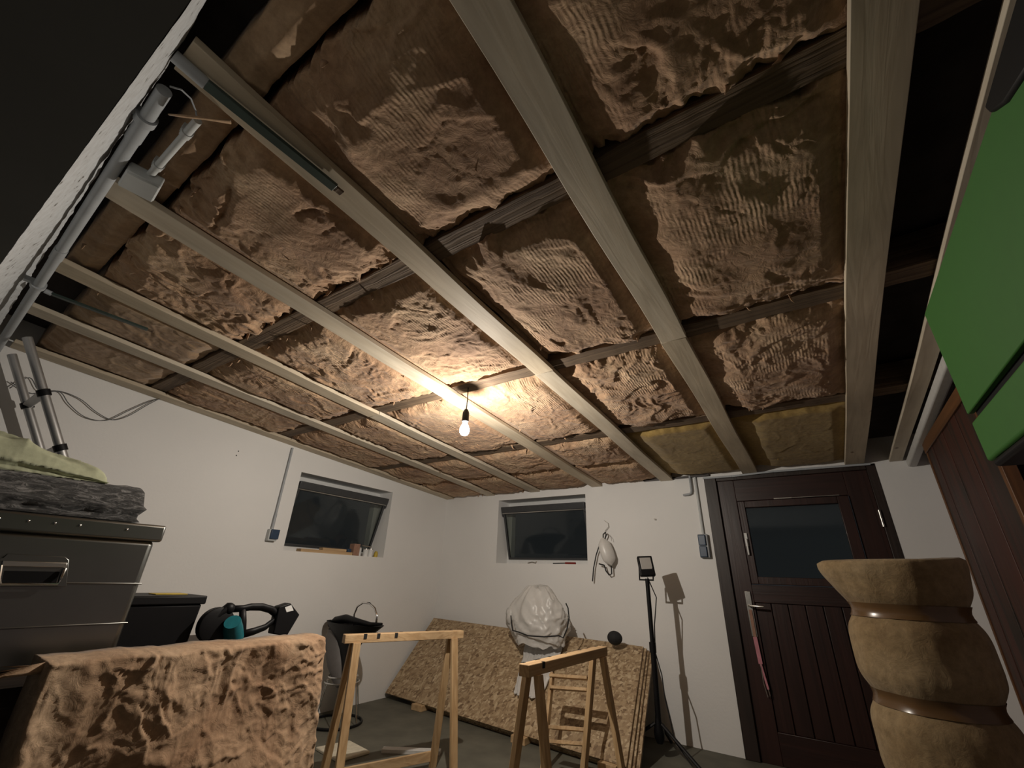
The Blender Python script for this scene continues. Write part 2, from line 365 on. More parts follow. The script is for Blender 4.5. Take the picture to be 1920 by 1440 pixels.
# windows: fixed white frame deep in the reveal, dark sash tilted in at the top
def window(name, P, wdt, hgt, sgn):
    """P(u,v,w): u along wall, v up, w into the wall"""
    def bx(m, a, b):
        vs_ = [P(x, y, z) for z in (a[2], b[2]) for x, y in ((a[0],a[1]),(b[0],a[1]),(b[0],b[1]),(a[0],b[1]))]
        return m.add(vs_, [(0,3,2,1),(4,5,6,7),(0,1,5,4),(1,2,6,5),(2,3,7,6),(3,0,4,7)])
    root = bpy.data.objects.new(name, None); col.objects.link(root); root.location = P(wdt/2, 0, .13); root['kind'] = 'structure'
    m = MB(); t = .055
    bx(m, (0, 0, .22), (wdt, t, .30)); bx(m, (0, hgt-t, .22), (wdt, hgt, .30)); bx(m, (0, t, .22), (t, hgt-t, .30)); bx(m, (wdt-t, t, .22), (wdt, hgt-t, .30))
    m.build('window_frame', M['white_pvc'], root, bevel=.003)
    a0, a1 = .035, wdt-.035; v0, v1 = .050, hgt-.135; tilt = .155/(v1-v0)
    def S(u, v, w): return P(u, v, .215-(v-v0)*tilt+w)
    def sb(m, a, b):
        vs_ = [S(x, y, z) for z in (a[2], b[2]) for x, y in ((a[0],a[1]),(b[0],a[1]),(b[0],b[1]),(a[0],b[1]))]
        return m.add(vs_, [(0,3,2,1),(4,5,6,7),(0,1,5,4),(1,2,6,5),(2,3,7,6),(3,0,4,7)])
    m = MB(); q = .022
    sb(m, (a0, v0, -.012), (a1, v0+q, .012)); sb(m, (a0, v1-q, -.012), (a1, v1, .012)); sb(m, (a0, v0+q, -.012), (a0+q, v1-q, .012)); sb(m, (a1-q, v0+q, -.012), (a1, v1-q, .012))
    sash = m.build('sash', M['sash'], root, bevel=.002)
    sb(MB(), (a0+q, v0+q, -.003), (a1-q, v1-q, .003)).build('pane', M['glass'], sash, smooth=0)
    m = MB(); sb(m, (a0-.012, v1-.012, -.034), (a1+.012, v1+.058, .026)); sb(m, (a0-.018, v1-.045, -.024), (a0+.012, v1+.002, .016)); sb(m, (a1-.012, v1-.045, -.024), (a1+.018, v1+.002, .016))
    m.build('roller_case', M['sash'], root, bevel=.009, seg=3)
    sb(MB(), (a0, v1-.018, -.026), (a1, v1-.010, -.012)).build('blind_bar', M['steel'], root)
    return root
window('window_1', lambda u, v, w_: (XL-w_, W1[0]+u, W1[2]+v), W1[1]-W1[0], W1[3]-W1[2], 1)
window('window_2', lambda u, v, w_: (W2[0]+u, YB+w_, W2[2]+v), W2[1]-W2[0], W2[3]-W2[2], 1)

# door
root = bpy.data.objects.new('door_1', None); col.objects.link(root); root.location = (-.155, YB+.02, 0); root['kind'] = 'structure'
m = MB().box((DX0, YB-.02, 0), (DX0+.10, YB+.06, DZ)).box((DX1-.06, YB-.005, 0), (DX1, YB+.06, DZ)).box((DX0+.10, YB-.01, DZ-.045), (DX1-.06, YB+.06, DZ))
m.build('door_frame', M['doorframe'], root, bevel=.004)
lx0, lx1, ly = DX0+.10, DX1-.06, YB+.004
def lb(m, x0, x1, z0, z1, dy=0, th=.04): return m.box((x0, ly-dy, z0), (x1, ly+th, z1))
wx0, wx1, wz0, wz1 = -.485, .178, 1.235, 1.785
m = MB(); lb(m, lx0, wx0-.06, .0, 2.03); lb(m, wx1+.08, lx1, .0, 2.03)
m.build('door_stile', M['door'], root, bevel=.003)
m = MB(); lb(m, wx0-.06, wx1+.08, wz1+.06, 2.03); lb(m, wx0-.06, wx1+.08, wz0-.19, wz0-.06); lb(m, wx0-.06, wx1+.08, 0, .20)
m.build('door_rail', M['doorx'], root, bevel=.003)
m = MB(); lb(m, wx0-.055, wx0, wz0-.055, wz1+.055, .018); lb(m, wx1, wx1+.075, wz0-.055, wz1+.055, .018); lb(m, wx0, wx1, wz1, wz1+.055, .018); lb(m, wx0, wx1, wz0-.055, wz0, .018)
ws = m.build('glazed_hatch', M['door'], root, bevel=.004)
MB().box((wx0, ly+.006, wz0), (wx1, ly+.012, wz1)).build('pane', M['glass'], ws, smooth=0)
MB().box((wx0-.045, ly-.03, 1.47), (wx0-.022, ly-.016, 1.575)).box((wx0-.040, ly-.045, 1.40), (wx0-.027, ly-.028, 1.53)).build('hatch_latch', M['white'], ws, bevel=.003)
m = MB(); k = 7; pw = (wx1+.08-(wx0-.06))/k
for i in range(k): m.box((wx0-.06+i*pw+.003, ly+.014, .20), (wx0-.06+(i+1)*pw-.003, ly+.035, wz0-.19))
m.box((wx0-.06, ly+.034, .20), (wx1+.08, ly+.04, wz0-.19)); m.build('board_panel', M['door'], root, bevel=.003)
m = MB().box((-.605, ly-.012, .80), (-.562, ly, 1.125)); hp = m.build('handle_plate', M['steel'], root, bevel=.003)
MB().tube([(-.583, ly-.01, 1.02), (-.583, ly-.05, 1.02), (-.575, ly-.056, 1.02), (-.478, ly-.056, 1.018)], .008).build('lever', M['steel'], hp)
MB().box((wx0-.05+.28, ly-.022, wz1+.058), (wx0+.36, ly-.014, wz1+.066)).box((wx0+.36, ly-.020, wz1+.060), (wx1+.02, ly-.016, wz1+.064)).build('hatch_rod', M['steel'], ws)
for zz in (1.10, 1.60): MB().tube([(DX1-.062, YB-.016, zz), (DX1-.062, YB-.016, zz+.12)], .008).build('hinge', M['steel'], root)
# dark night outside the glazing of the door
# key ribbon hanging from the handle
kt = thing('key_lanyard', (-.575, ly-.02, .95), 'pink and brown ribbon lanyard hanging from the door handle plate', 'lanyard')
MB().beam((-.583, ly-.018, .99), (-.582, ly-.018, .80), .022, .003, (0, -1, 0), 3).build('ribbon', M['brownbox'], kt)
m = MB().beam((-.583, ly-.019, .80), (-.575, ly-.019, .62), .028, .003, (0, -1, 0), 3); m.beam((-.575, ly-.019, .62), (-.553, ly-.019, .46), .014, .003, (0, -1, 0), 3)
m.build('pink_ribbon', M['pink'], kt)
MB().tube([(-.575, ly-.02, .62), (-.578, ly-.02, .50), (-.565, ly-.02, .41), (-.548, ly-.02, .42), (-.553, ly-.02, .46)], .003, 6).build('key_ring', M['steel'], kt)
# metal trim over the door
mb = MB(); pts = [on_y(x, y, YB-.03) for x, y in ((1318, 897), (1372, 893), (1450, 884), (1540, 877), (1632, 870))]
for a, b in zip(pts[:-1], pts[1:]): mb.beam(a, b, .012, .016)
struct(mb.build('trim_1', M['grey_pvc'], bevel=.002))
struct(MB().box((-1.35, YB-.03, 2.084), (DX0+.05, YB-.002, 2.100)).build('trim_2', M['doorframe']))

# ================================================================== CEILING: joists, battens, insulation
BATT = [(-4.0, -3.875), (-3.325, -3.205), (-2.69, -2.57), (-1.92, -1.80), (-1.19, -1.07), (-.455, -.335), (.292, .415), (.570, .648)]
JOI = [(.885, .975), (1.885, 1.985), (2.97, 3.075)]
JN = ['dark old joist nearest the front lintel, running across above the battens', 'dark old joist above the hanging bulb, crossing behind the pendant cord',
      'brown old joist behind the bulb, third joist from the front lintel']
for k, (a, b) in enumerate(JOI):
    xs = np.linspace(XL+.01, XR-.01, 260); G = []
    sec = [(a, .17), (a, .028), (b, .028), (b, .17), (a, .17)]
    for j, (yy, o) in enumerate(sec):
        G.append(np.stack([xs, yy+.006*fbm(xs*4, np.full(260, (j % 4)*1.7), 40+k), zc(yy)+o+.004*np.abs(fbm(xs*8, np.full(260, (j % 4)*2.7), 50+k))], -1))
    tag(MB().grid(np.array(G)).build('ceiling_joist', M['oldwood'], loc=(-1.6, (a+b)/2, zc(a)+.03)), JN[k], 'joist', 'old joists above the battens')
BN = ['pale pine batten tight against the left wall', 'pale pine batten second from the left wall', 'pale pine batten third from the left wall',
      'pale pine batten fourth from the left wall, over the bulb', 'pale pine batten fifth from the left wall',
      'pale pine batten sixth from the left wall', 'pale pine batten over the door beside the dark uninsulated gap', 'pale pine batten beside the white duct, nearest the right wall']
START = [.16, .12, .10, .085, .045, .03, .03, .03]
for k, (a, b) in enumerate(BATT):
    segs = [(START[k], YB-.004)]
    if k in (2, 3, 4, 5): segs = [(START[k], 1.938), (1.9395, YB-.004)]
    for i, (y0, y1) in enumerate(segs):
        lab = BN[k]
        if len(segs) == 2: lab += [', front length by the lintel', ', rear length'][i]
        n = 12; mb = MB(); vv = []; dx = .003*math.sin(k*3+i)
        for t in range(n+1):
            yy = y0+(y1-y0)*t/n; ww = .0035*math.sin(t*.9+k)
            for x, o in ((a, 0), (b, 0), (b, .0255), (a, .0255)): vv.append((x+ww+(dx if i else 0), yy, zc(yy)+o))
        ff = [(t*4+q, t*4+(q+1) % 4, t*4+4+(q+1) % 4, t*4+4+q) for t in range(n) for q in range(4)]+[(0,1,2,3), (4*n, 4*n+3, 4*n+2, 4*n+1)]
        mb.add(vv, ff)
        tag(mb.build('ceiling_batten', M['pine' if (k+i) % 2 else 'pine_b'], loc=((a+b)/2, y0, zc(y0)), bevel=.002), lab, 'batten', 'pine battens under the ceiling')

BULGE = []   # (cx, cy, rx, ry, depth)
def bulge(px, py, rx, ry, d): p = on_ceil(px, py); BULGE.append((p[0], p[1], rx, ry, d*.6))
bulge(840, 280, .36, .26, .030); bulge(1060, 560, .30, .38, .018); bulge(430, 330, .25, .2, .020); bulge(1400, 440, .30, .35, .02)
bulge(600, 420, .30, .25, .02); bulge(480, 480, .3, .2, .015); bulge(760, 640, .3, .3, .008); bulge(1450, 700, .28, .3, .015)
STROKE = []  # polylines of sharp folds: (points, width, height)
def stroke(pts, wd, h): STROKE.append((np.array([on_ceil(*p)[:2] for p in pts]), wd, h))
stroke([(1005, 0), (1030, 50), (1048, 110), (1100, 158), (1165, 200)], .010, .03)
stroke([(672, 226), (700, 205), (745, 180), (800, 160), (870, 143)], .008, .03)
stroke([(640, 250), (660, 320), (760, 372), (850, 385), (940, 345), (1010, 300)], .02, .02)
stroke([(430, 230), (425, 300), (432, 380), (400, 430)], .012, -.022)
stroke([(1285, 50), (1330, 70), (1400, 110), (1470, 80)], .01, .018)
stroke([(1270, 560), (1330, 555), (1420, 540), (1500, 520)], .014, .022)
stroke([(1590, 350), (1500, 330), (1400, 400), (1300, 380)], .008, -.008)
stroke([(560, 400), (600, 395), (640, 420), (600, 440), (565, 425)], .012, -.02)
stroke([(700, 745), (740, 735), (790, 745), (840, 735)], .012, .02)
stroke([(240, 470), (300, 500), (370, 520), (430, 560)], .014, .018)
stroke([(320, 360), (380, 410), (440, 430), (500, 420), (560, 380)], .012, .02)
def seg_dist(X, Y, P):
    d = np.full(X.shape, 1e9)
    for (ax, ay), (bx, by) in zip(P[:-1], P[1:]):
        L2 = (bx-ax)**2+(by-ay)**2+1e-12; t = np.clip(((X-ax)*(bx-ax)+(Y-ay)*(by-ay))/L2, 0, 1)
        d = np.minimum(d, np.hypot(X-ax-t*(bx-ax), Y-ay-t*(by-ay)))
    return d
def wrinkle(X, Y, seed, a=1.0):
    wx = X+.06*fbm(X*4, Y*4, seed+60, 3); wy = Y+.06*fbm(X*4+9, Y*4, seed+61, 3)
    mask = sst(fbm(X*1.8, Y*1.8, seed+62, 2), -.5, .6)
    r1 = (1-np.abs(fbm(wx*2.2, wy*7.0, seed+63, 4)))
    r2 = (1-np.abs(fbm(wx*6.0, wy*2.4, seed+64, 4)))
    D = .016*(np.clip(r1, 0, 1)**5)*mask+.016*(np.clip(r2, 0, 1)**5)*(1-mask)
    r3 = (1-np.abs(fbm(wx*11+5, wy*9, seed+73, 3))); D = D+.007*np.clip(r3, 0, 1)**6
    u = 2.4*wy+1.1*fbm(wx*1.3, wy*1.3, seed+65, 3); f = u-np.floor(u)
    fm = sst(fbm(X*2.4+4, Y*2.4, seed+66, 2), -.1, .5)
    D = D+fm*.021*(np.where(f < .95, (f/.95)**2.0, (1-f)/.05))
    u = 2.0*wx+1.2*wy+1.4*fbm(wx*1.5, wy*1.5, seed+67, 3); f = u-np.floor(u)
    fm = sst(fbm(X*2.2-4, Y*2.2, seed+68, 2), .0, .6)
    D = D+fm*.019*(np.where(f < .95, (f/.95)**2.2, (1-f)/.05))
    D = D+.0016*fbm(X*30, Y*30, seed+69, 3)+.006*fbm(X*4, Y*4, seed+70, 2)
    return D*a
def batt(x0, x1, y0, y1, seed, mat, label, a=1.0, sag=.018, res=.0068, dy=0):
    nxx = max(8, int((x1-x0)/res)); nyy = max(8, int((y1-y0)/res))
    xs = np.linspace(x0, x1, nxx); ys = np.linspace(y0, y1, nyy); X, Y = np.meshgrid(xs, ys, indexing='ij')
    e = np.minimum(Y-y0, y1-Y); ex = np.minimum(X-x0, x1-X)
    jit = .035*fbm(X*7, Y*0+seed, seed+71, 3)
    ragged = .030*fbm(X*8, (Y > (y0+y1)/2)*5.0+seed, seed+77, 4)
    D0 = -.028+.034*sst(fbm(X*4, (Y > (y0+y1)/2)*9.0+seed, seed+78, 3), -.1, .7)*min(a, 1)
    D = D0+(sag-D0)*sst(e+jit*.6, -.01, .10)
    D = D*sst(ex, -.03, .07)-.022*(1-sst(ex, -.03, .06))
    w_ = wrinkle(X, Y, seed, a)
    for cx, cy, rx, ry, d in BULGE:
        q = np.sqrt(((X-cx)/rx)**2+((Y-cy)/ry)**2)+.18*fbm(X*5, Y*5, seed+72, 2); D = D+d*(1-sst(q, .72, 1.08))
    for P, wd, h in STROKE:
        if P[:, 0].max() < x0-.1 or P[:, 0].min() > x1+.1 or P[:, 1].max() < y0-.1 or P[:, 1].min() > y1+.1: continue
        dd = seg_dist(X, Y, P)+.006*fbm(X*20, Y*20, 90, 2); D = D+.75*h*np.exp(-(dd/wd)**2)
    D = D+w_
    cap = .028+.012*pn(X*6, Y*6, seed+80); D = np.where(D > cap-.012, cap-.012+.020*np.tanh((D-cap+.012)/.020), D)
    # battens press the wool up
    c = np.ones_like(X)
    for kb, (a_, b_) in enumerate(BATT):
        dist = np.maximum(np.maximum(a_-X, X-b_), 0); c = np.minimum(c, sst(dist, .002, .075))
        if kb in (4, 5):
            wr = .17+.05*pn(Y*5, Y*0+kb, 79); D = D-.030*(1-sst(X-b_, .0, wr))*(X > b_)
    D = np.where(D > -.004, (D+.004)*c-.004, D)
    Y = Y+ragged*(1-sst(e, 0, .05))*min(a, 1)*(c > .5)
    # pipe ends and cords keep clear; hollow round the pendant cord
    q = np.hypot(X+1.69, (Y-1.93)*1.2); D = D-.05*np.exp(-(q/.075)**2)
    Z = np.array(zc(Y))+.0285-D
    G = np.stack([X, Y, Z], -1)
    mb = MB().grid(G)
    m_, n_ = nxx, nyy
    idx = np.arange(m_*n_).reshape(m_, n_)
    ring = list(idx[:, 0])+list(idx[-1, 1:])+list(idx[-2::-1, -1])+list(idx[0, -2:0:-1])
    b0 = len(mb.v)
    for i in ring: x, y, z = mb.v[i]; mb.v.append((x, y, zc(y)+.185))
    L = len(ring); mb.f.extend([(int(ring[i]), int(ring[(i+1) % L]), b0+(i+1) % L, b0+i) for i in range(L)]); mb.f.append(tuple(b0+i for i in range(L)))
    # frayed wisps along the torn joist edges
    rg = random.Random(seed)
    nw = int((x1-x0)*7*a)
    for _ in range(nw):
        x = rg.uniform(x0+.03, x1-.03)
        if any(a_-.03 < x < b_+.03 for a_, b_ in BATT): continue
        y = rg.choice((y0+.012, y1-.012, rg.uniform(y0+.05, y1-.05))); L_ = rg.uniform(.012, .045); z = zc(y)+.014
        dx, dy_ = rg.uniform(-1, 1)*L_*.8, rg.uniform(-1, 1)*L_*.5
        mb.tube([(x, y, z+.02), (x+dx*.4, y+dy_*.4, z-L_*.2), (x+dx, y+dy_, z-L_*.55)], [rg.uniform(.005, .011), .005, .0008], 6, flat=.5)
    o = mb.build('insulation_batt', mat, loc=((x0+x1)/2, (y0+y1)/2, zc((y0+y1)/2)), smooth=180)
    return tag(o, label, 'insulation', 'glass wool batts between the joists')
g = .006
row1 = (.252, .885-g); row2 = (.975+g, 1.885-g); row3 = (1.985+g, 2.97-g); row4 = (3.075+g, 3.70-.014); row5 = (3.70+.014, YB-.003); row45 = (3.075+g, YB-.003)
batt(-2.68, -.62, .118, .228, 1, M['ins_s'], 'narrow smooth tan strip of glass wool beside the front lintel', .12, .004, .01)
batt(-4.0, -2.63, .26, .885-g, 2, M['ins_s'], 'smooth tan glass wool batt in the front corner by the left wall', .25, .012)
batt(-2.62, -1.87, *row1, 3, M['ins'], 'crumpled glass wool batt near the lintel between third and fourth battens', 1.25)
batt(-1.86, -1.13, *row1, 4, M['ins'], 'deeply folded glass wool batt below the grey junction box', 1.3)
batt(-1.12, -.40, .252, row1[1], 5, M['ins'], 'sagging ribbed glass wool batt with bright torn rim, near the lintel', .7, .012)
batt(-.39, .335, -.0+.06, row1[1], 6, M['ins'], 'dark stringy glass wool batt at the top between the sixth and seventh battens', 1.1)
batt(-4.0, -2.63, *row2, 7, M['ins'], 'flat brown glass wool batt by the left wall in the second row from the lintel', .7)
batt(-2.62, -1.87, *row2, 8, M['ins'], 'pale wrinkled glass wool batt left of the bulb between third and fourth battens', 1.1)
batt(-1.86, -1.13, *row2, 9, M['ins'], 'brightly lit glass wool batt right in front of the hanging bulb', .75, .016)
batt(-1.08, -.40, *row2, 10, M['ins'], 'big ribbed glass wool batt bulging between the fifth and sixth battens', .8, .020)
batt(-.385, .335, *row2, 11, M['ins'], 'dim ribbed glass wool batt with whitish smear between sixth and seventh battens', .9, .020)
batt(-4.0, -2.63, *row3, 12, M['ins'], 'brown glass wool batt above the left wall window', .8)
batt(-2.62, -1.87, *row3, 13, M['ins'], 'glass wool batt behind the bulb left of the fourth batten, third row', .9)
batt(-1.86, -1.13, *row3, 14, M['ins'], 'orange lit glass wool batt just behind the hanging bulb', .6)
batt(-1.12, -.40, *row3, 15, M['ins'], 'brown glass wool batt in the third row right of the fifth batten', .9)
batt(-.39, .335, *row3, 16, M['ins'], 'dark reddish glass wool batt in the third row ahead of the yellow piece', .9)
batt(-4.0, -1.87, *row4, 17, M['ins'], 'wrinkled glass wool batt in the fourth row near the left wall', .9)
batt(-1.86, -1.13, *row4, 18, M['ins'], 'wrinkled glass wool batt in the fourth row left of the yellow piece', .9)
batt(-1.12, .335, *row45, 19, M['ins_y'], 'smooth mustard yellow glass wool batt above the door', .10, .012)
batt(-4.0, -1.87, *row5, 20, M['ins'], 'glass wool batt along the back wall above the left end near the corner', .7, .02)
batt(-1.86, -1.13, *row5, 21, M['ins'], 'glass wool batt along the back wall above the small window', .7, .02)
# hanging torn flap of wool at the left
p = [on_ceil(318, 215, -.03), on_ceil(345, 218, -.035), on_ceil(385, 222, -.02), on_ceil(432, 228, .0)]
tag(MB().tube(p, [.006, .009, .010, .016], 10, flat=.4).build('insulation_scrap', M['ins_s'], loc=p[1], smooth=180), 'torn strip of glass wool hanging beside the short grey conduit', 'insulation')

# ================================================================== PENDANT BULB
px_, py_ = -1.700, 1.935
lamp = thing('pendant_lamp', (px_, py_, zc(py_)+.03), 'bare glowing bulb hanging on a short black cord from the ceiling', 'lamp')
MB().tube([(px_, py_, zc(py_)+.03), (px_+.004, py_, 2.19), (px_-.002, py_, 2.10)], .0035, 8).build('cord', M['black'], lamp)
MB().lathe([(.006, .05), (.012, .045), (.019, .030), (.021, .022), (.0215, -.035), (.019, -.037)], (px_, py_, 2.075), 24).build('socket', M['black'], lamp, smooth=50)
MB().lathe([(.013, .0), (.015, -.012), (.022, -.028), (.0295, -.045), (.0315, -.060), (.029, -.075), (.021, -.088), (.010, -.094), (.001, -.096)], (px_, py_, 2.042), 28).build('bulb', M['bulb'], lamp, smooth=180)
ld = bpy.data.lights.new('bulb_light', 'POINT'); ld.energy = BULB_POWER; ld.color = BULB_COL; ld.shadow_soft_size = .012
ld.use_nodes = True; nt = ld.node_tree; em = nt.nodes['Emission']
tc = nt.nodes.new('ShaderNodeTexCoord'); sp = nt.nodes.new('ShaderNodeSeparateXYZ'); nt.links.new(tc.outputs['Normal'], sp.inputs[0])
mr = nt.nodes.new('ShaderNodeMapRange'); mr.interpolation_type = 'SMOOTHSTEP'; mr.inputs[1].default_value = -.1; mr.inputs[2].default_value = .7; mr.inputs[3].default_value = 1.0; mr.inputs[4].default_value = .40
nt.links.new(sp.outputs[2], mr.inputs[0]); nt.links.new(mr.outputs[0], em.inputs['Strength'])
lo = bpy.data.objects.new('bulb_light', ld); col.objects.link(lo); lo.parent = lamp; lo.location = (0, 0, 1.985-lamp.location.z)

# ================================================================== PIPES, BOXES AT THE LINTEL
def gp(px, py, z=2.33): return Vector(on_z(px, py, z))
A, B_ = gp(308, 170, 2.365), gp(106, 482, 2.33); d = (B_-A); E_ = A+d*((XL+.002-A.x)/d.x)
pr = thing('lintel_conduit', A, 'thick grey conduit running along the white lintel', 'pipe')
MB().tube([A, A+d*.3, E_], .019, 20).build('pipe', M['grey_pvc'], pr)
for t in (.17, .97): c = A+d*t; dn = d.normalized(); MB().tube([c-dn*.05, c+dn*.05], 0.0215, 20).build('coupling', M['grey_pvc'], pr)
for t in (.12, 1.28):
    c = A+d*t; dn = d.normalized(); MB().tube([c-dn*.014, c+dn*.014], .027, 20).box((c.x-.014, c.y-.05, c.z+.0), (c.x+.014, c.y, c.z+.02)).build('clip', M['grey_pvc'], pr)
# short light conduit with clips and junction box
a, b = Vector(on_ceil(371, 226, -.012)), Vector(on_ceil(279, 331, -.012))
cr = thing('short_conduit', a, 'short light grey conduit with two clips below the torn wool, ending at the junction box', 'pipe')
MB().tube([a, b], .0115, 16).build('pipe', M['light_pvc'], cr)
for t in (.22, .80):
    c = a.lerp(b, t); MB().tube([c+Vector((-.011, 0, 0)), c+Vector((.011, 0, 0))], .0145, 16).box((c.x-.01, c.y-.016, c.z+.004), (c.x+.01, c.y+.016, c.z+.03)).build('clip', M['light_pvc'], cr)
jb = thing('junction_box', (-1.70, .14, 2.33), 'grey square junction box on the fourth batten beside the lintel', 'junction box')
q = [on_ceil(x, y, -.045) for x, y in ((219, 346), (236, 319), (302, 352), (286, 380))]
MB().prism(q, (0, 0, .045)).build('box_body', M['light_pvc'], jb, bevel=.006)
q2 = [Vector(v)+(Vector(q[0])+Vector(q[1])+Vector(q[2])+Vector(q[3])-4*Vector(v))*.015-Vector((0, 0, .004)) for v in q]
MB().prism(q2, (0, 0, .006)).build('box_lid', M['light_pvc'], jb, bevel=.003)
MB().tube([on_ceil(318, 162, -.01), on_ceil(340, 168, .0), on_ceil(358, 185, .02), on_ceil(367, 208, .02), on_ceil(370, 226, -.012)], .0025, 6).build('wire', M['grey_pvc'], cr)
# steel bars
def bar(name, p0, p1, p2, off, label, wd=.034, w0=.011):
    a, b, c = Vector(on_ceil(*p0, off)), Vector(on_ceil(*p1, off)), Vector(on_ceil(*p2, off))
    t = thing(name, a, label, 'bar')
    MB().tube([a, b], w0+.006, 16).build('grey_sleeve', M['grey_pvc'], t)
    MB().beam(b, c, wd, .012).build('steel_bar', M['dark_rod'], t, bevel=.002)
    e = c+(c-b).normalized()*.028; MB().beam(c, e, wd*.7, .008).build('bar_end', M['oldwood'], t, bevel=.002)
bar('steel_bar', (326, 104), (386, 157), (628, 352), -.016, 'dark green steel bar with grey sleeve fixed under the fifth batten near the lintel')
bar('steel_bar', (84, 545), (97, 551), (277, 618), -.012, 'dark steel bar sticking out over the wool between second and third battens', .026, .006)

# ================================================================== WALL FITTINGS
c1 = thing('switch_conduit', (XL+.012, 2.10, 1.49), 'grey conduit running down the left wall to the blue switch', 'pipe')
MB().tube([(XL+.014, 2.099, 2.21), (XL+.014, 2.10, 1.47)], .010, 14).build('pipe', M['grey_pvc'], c1)
MB().tube([(XL+.014, 2.10, 1.60), (XL+.014, 2.10, 1.47)], .0125, 14).build('coupling', M['grey_pvc'], c1)
s1 = thing('light_switch', (XL, 2.11, 1.42), 'small blue and grey switch box left of the left window', 'switch')
MB().box((XL, 2.068, 1.375), (XL+.045, 2.150, 1.472)).build('box_body', M['light_pvc'], s1, bevel=.006)
MB().box((XL+.045, 2.078, 1.390), (XL+.062, 2.152, 1.470)).build('blue_cover', M['blue'], s1, bevel=.005)
c2 = thing('socket_conduit', (-.855, YB-.012, 1.58), 'grey conduit running down beside the door to the blue socket', 'pipe')
MB().tube([(-.862, YB-.014, 2.10), (-.858, YB-.014, 1.57)], .011, 14).build('pipe', M['light_pvc'], c2)
s2 = thing('power_socket', (-.862, YB, 1.48), 'dark blue double socket box beside the door frame', 'socket')
MB().box((-.905, YB-.04, 1.375), (-.822, YB, 1.572)).build('box_body', M['grey_pvc'], s2, bevel=.006)
MB().box((-.900, YB-.056, 1.380), (-.838, YB-.04, 1.470)).box((-.900, YB-.056, 1.476), (-.838, YB-.04, 1.566)).build('blue_cover', M['blue'], s2, bevel=.006)
tag(MB().tube([(-.905, YB-.025, 2.10), (-.905, YB-.025, 1.96), (-.912, YB-.025, 1.937), (-.935, YB-.025, 1.928), (-.985, YB-.02, 1.926)], .010, 12).build('bent_pipe', M['grey_pvc'], loc=(-.905, YB-.025, 1.93)), 'short bent grey pipe stub left of the socket conduit', 'pipe')
p = on_y(1229, 974, YB); tag(MB().lathe([(.004, 0), (.008, .012), (.007, .02), (.001, .022)], p, 12, axis=(0, -1, 0)).build('wall_screw', M['steel'], loc=p), 'small shiny screw head in the back wall above the work light', 'screw')
for (x, y), l in (((447, 846), 'upper of two dark drilled plugs high on the left wall'), ((443, 854), 'lower of two dark drilled plugs high on the left wall')):
    p = on_x(x, y, XL); tag(MB().lathe([(.005, 0), (.005, .002), (.003, .003)], p, 10, axis=(1, 0, 0)).build('wall_plug', M['black'], loc=p), l, 'plug')
# loose cables at the left
def cab(pts, label, r=.003):
    P = [Vector(on_x(x, y, xx)) for x, y, xx in pts]; Q = []
    for i in range(len(P)-1):
        p0, p1, p2, p3 = P[max(i-1, 0)], P[i], P[i+1], P[min(i+2, len(P)-1)]
        for k in range(6):
            t = k/6; Q.append(.5*((2*p1)+(p2-p0)*t+(2*p0-5*p1+4*p2-p3)*t*t+(3*p1-p0-3*p2+p3)*t**3))
    Q.append(P[-1]); tag(MB().tube(Q, r, 6).build('loose_cable', M['cable'], loc=P[0]), label, 'cable')
cab([(20, 716, -3.985), (60, 738, -3.985), (108, 733, -3.985), (150, 748, -3.985), (180, 772, -3.985), (210, 787, -3.985), (240, 780, -3.985), (275, 760, -3.985), (298, 748, -3.985)], 'grey cable crossing the ladder and looping deepest along the left wall')
cab([(18, 728, -3.985), (55, 708, -3.985), (75, 734, -3.985), (112, 735, -3.985), (130, 758, -3.985), (160, 782, -3.985), (200, 788, -3.985), (245, 768, -3.985), (290, 750, -3.985), (330, 748, -3.985), (352, 757, -3.985)], 'grey cable with the extra small loop running up into the ceiling at the left wall')

# sprayer hanging on a hook
sp_ = thing('pressure_sprayer', on_y(1136, 1000, YB-.05), 'milky plastic sprayer bottle hanging from a wall hook between window and work light', 'sprayer')
hk = [on_y(x, y, YB-.02) for x, y in ((1133, 976), (1140, 981), (1141, 988), (1135, 995), (1134, 1003))]
tag(MB().tube(hk, .0028, 8).build('wall_hook', M['steel'], loc=hk[0]), 'curved wire hook on the back wall holding the sprayer', 'hook')
T, Bm = Vector(on_y(1129, 1009, YB-.085)), Vector(on_y(1146, 1058, YB-.085)); ax = (T-Bm)
MB().lathe([(.001, -.015), (.016, 0), (.046, .02), (.064, .05), (.068, .11), (.066, .16), (.058, .20), (.040, .225), (.024, .24), (.018, .25)], Bm, 28, sy=.8, axis=ax).build('bottle', M['bottle'], sp_, smooth=60)
lp = [on_y(x, y, YB-.06) for x, y in ((1131, 1010), (1131, 1002), (1135, 998), (1137, 1003), (1134, 1010))]
MB().tube(lp, .0065, 8).build('hanging_loop', M['blackr'], sp_)
MB().tube([on_y(x, y, YB-.05) for x, y in ((1124, 1022), (1118, 1040), (1113, 1065), (1111, 1090))], .006, 8).build('dip_hose', M['blackr'], sp_)
MB().tube([on_y(x, y, YB-.06) for x, y in ((1133, 1060), (1136, 1070), (1142, 1078), (1147, 1076), (1146, 1060))], .0065, 8).tube([on_y(x, y, YB-.07) for x, y in ((1123, 1057), (1133, 1060))], .0065, 8).build('spray_hose', M['blackr'], sp_)
MB().tube([on_y(x, y, YB-.05) for x, y in ((1139, 1000), (1146, 1008), (1147, 1014))], .002, 6).build('wire_bail', M['steel'], sp_)

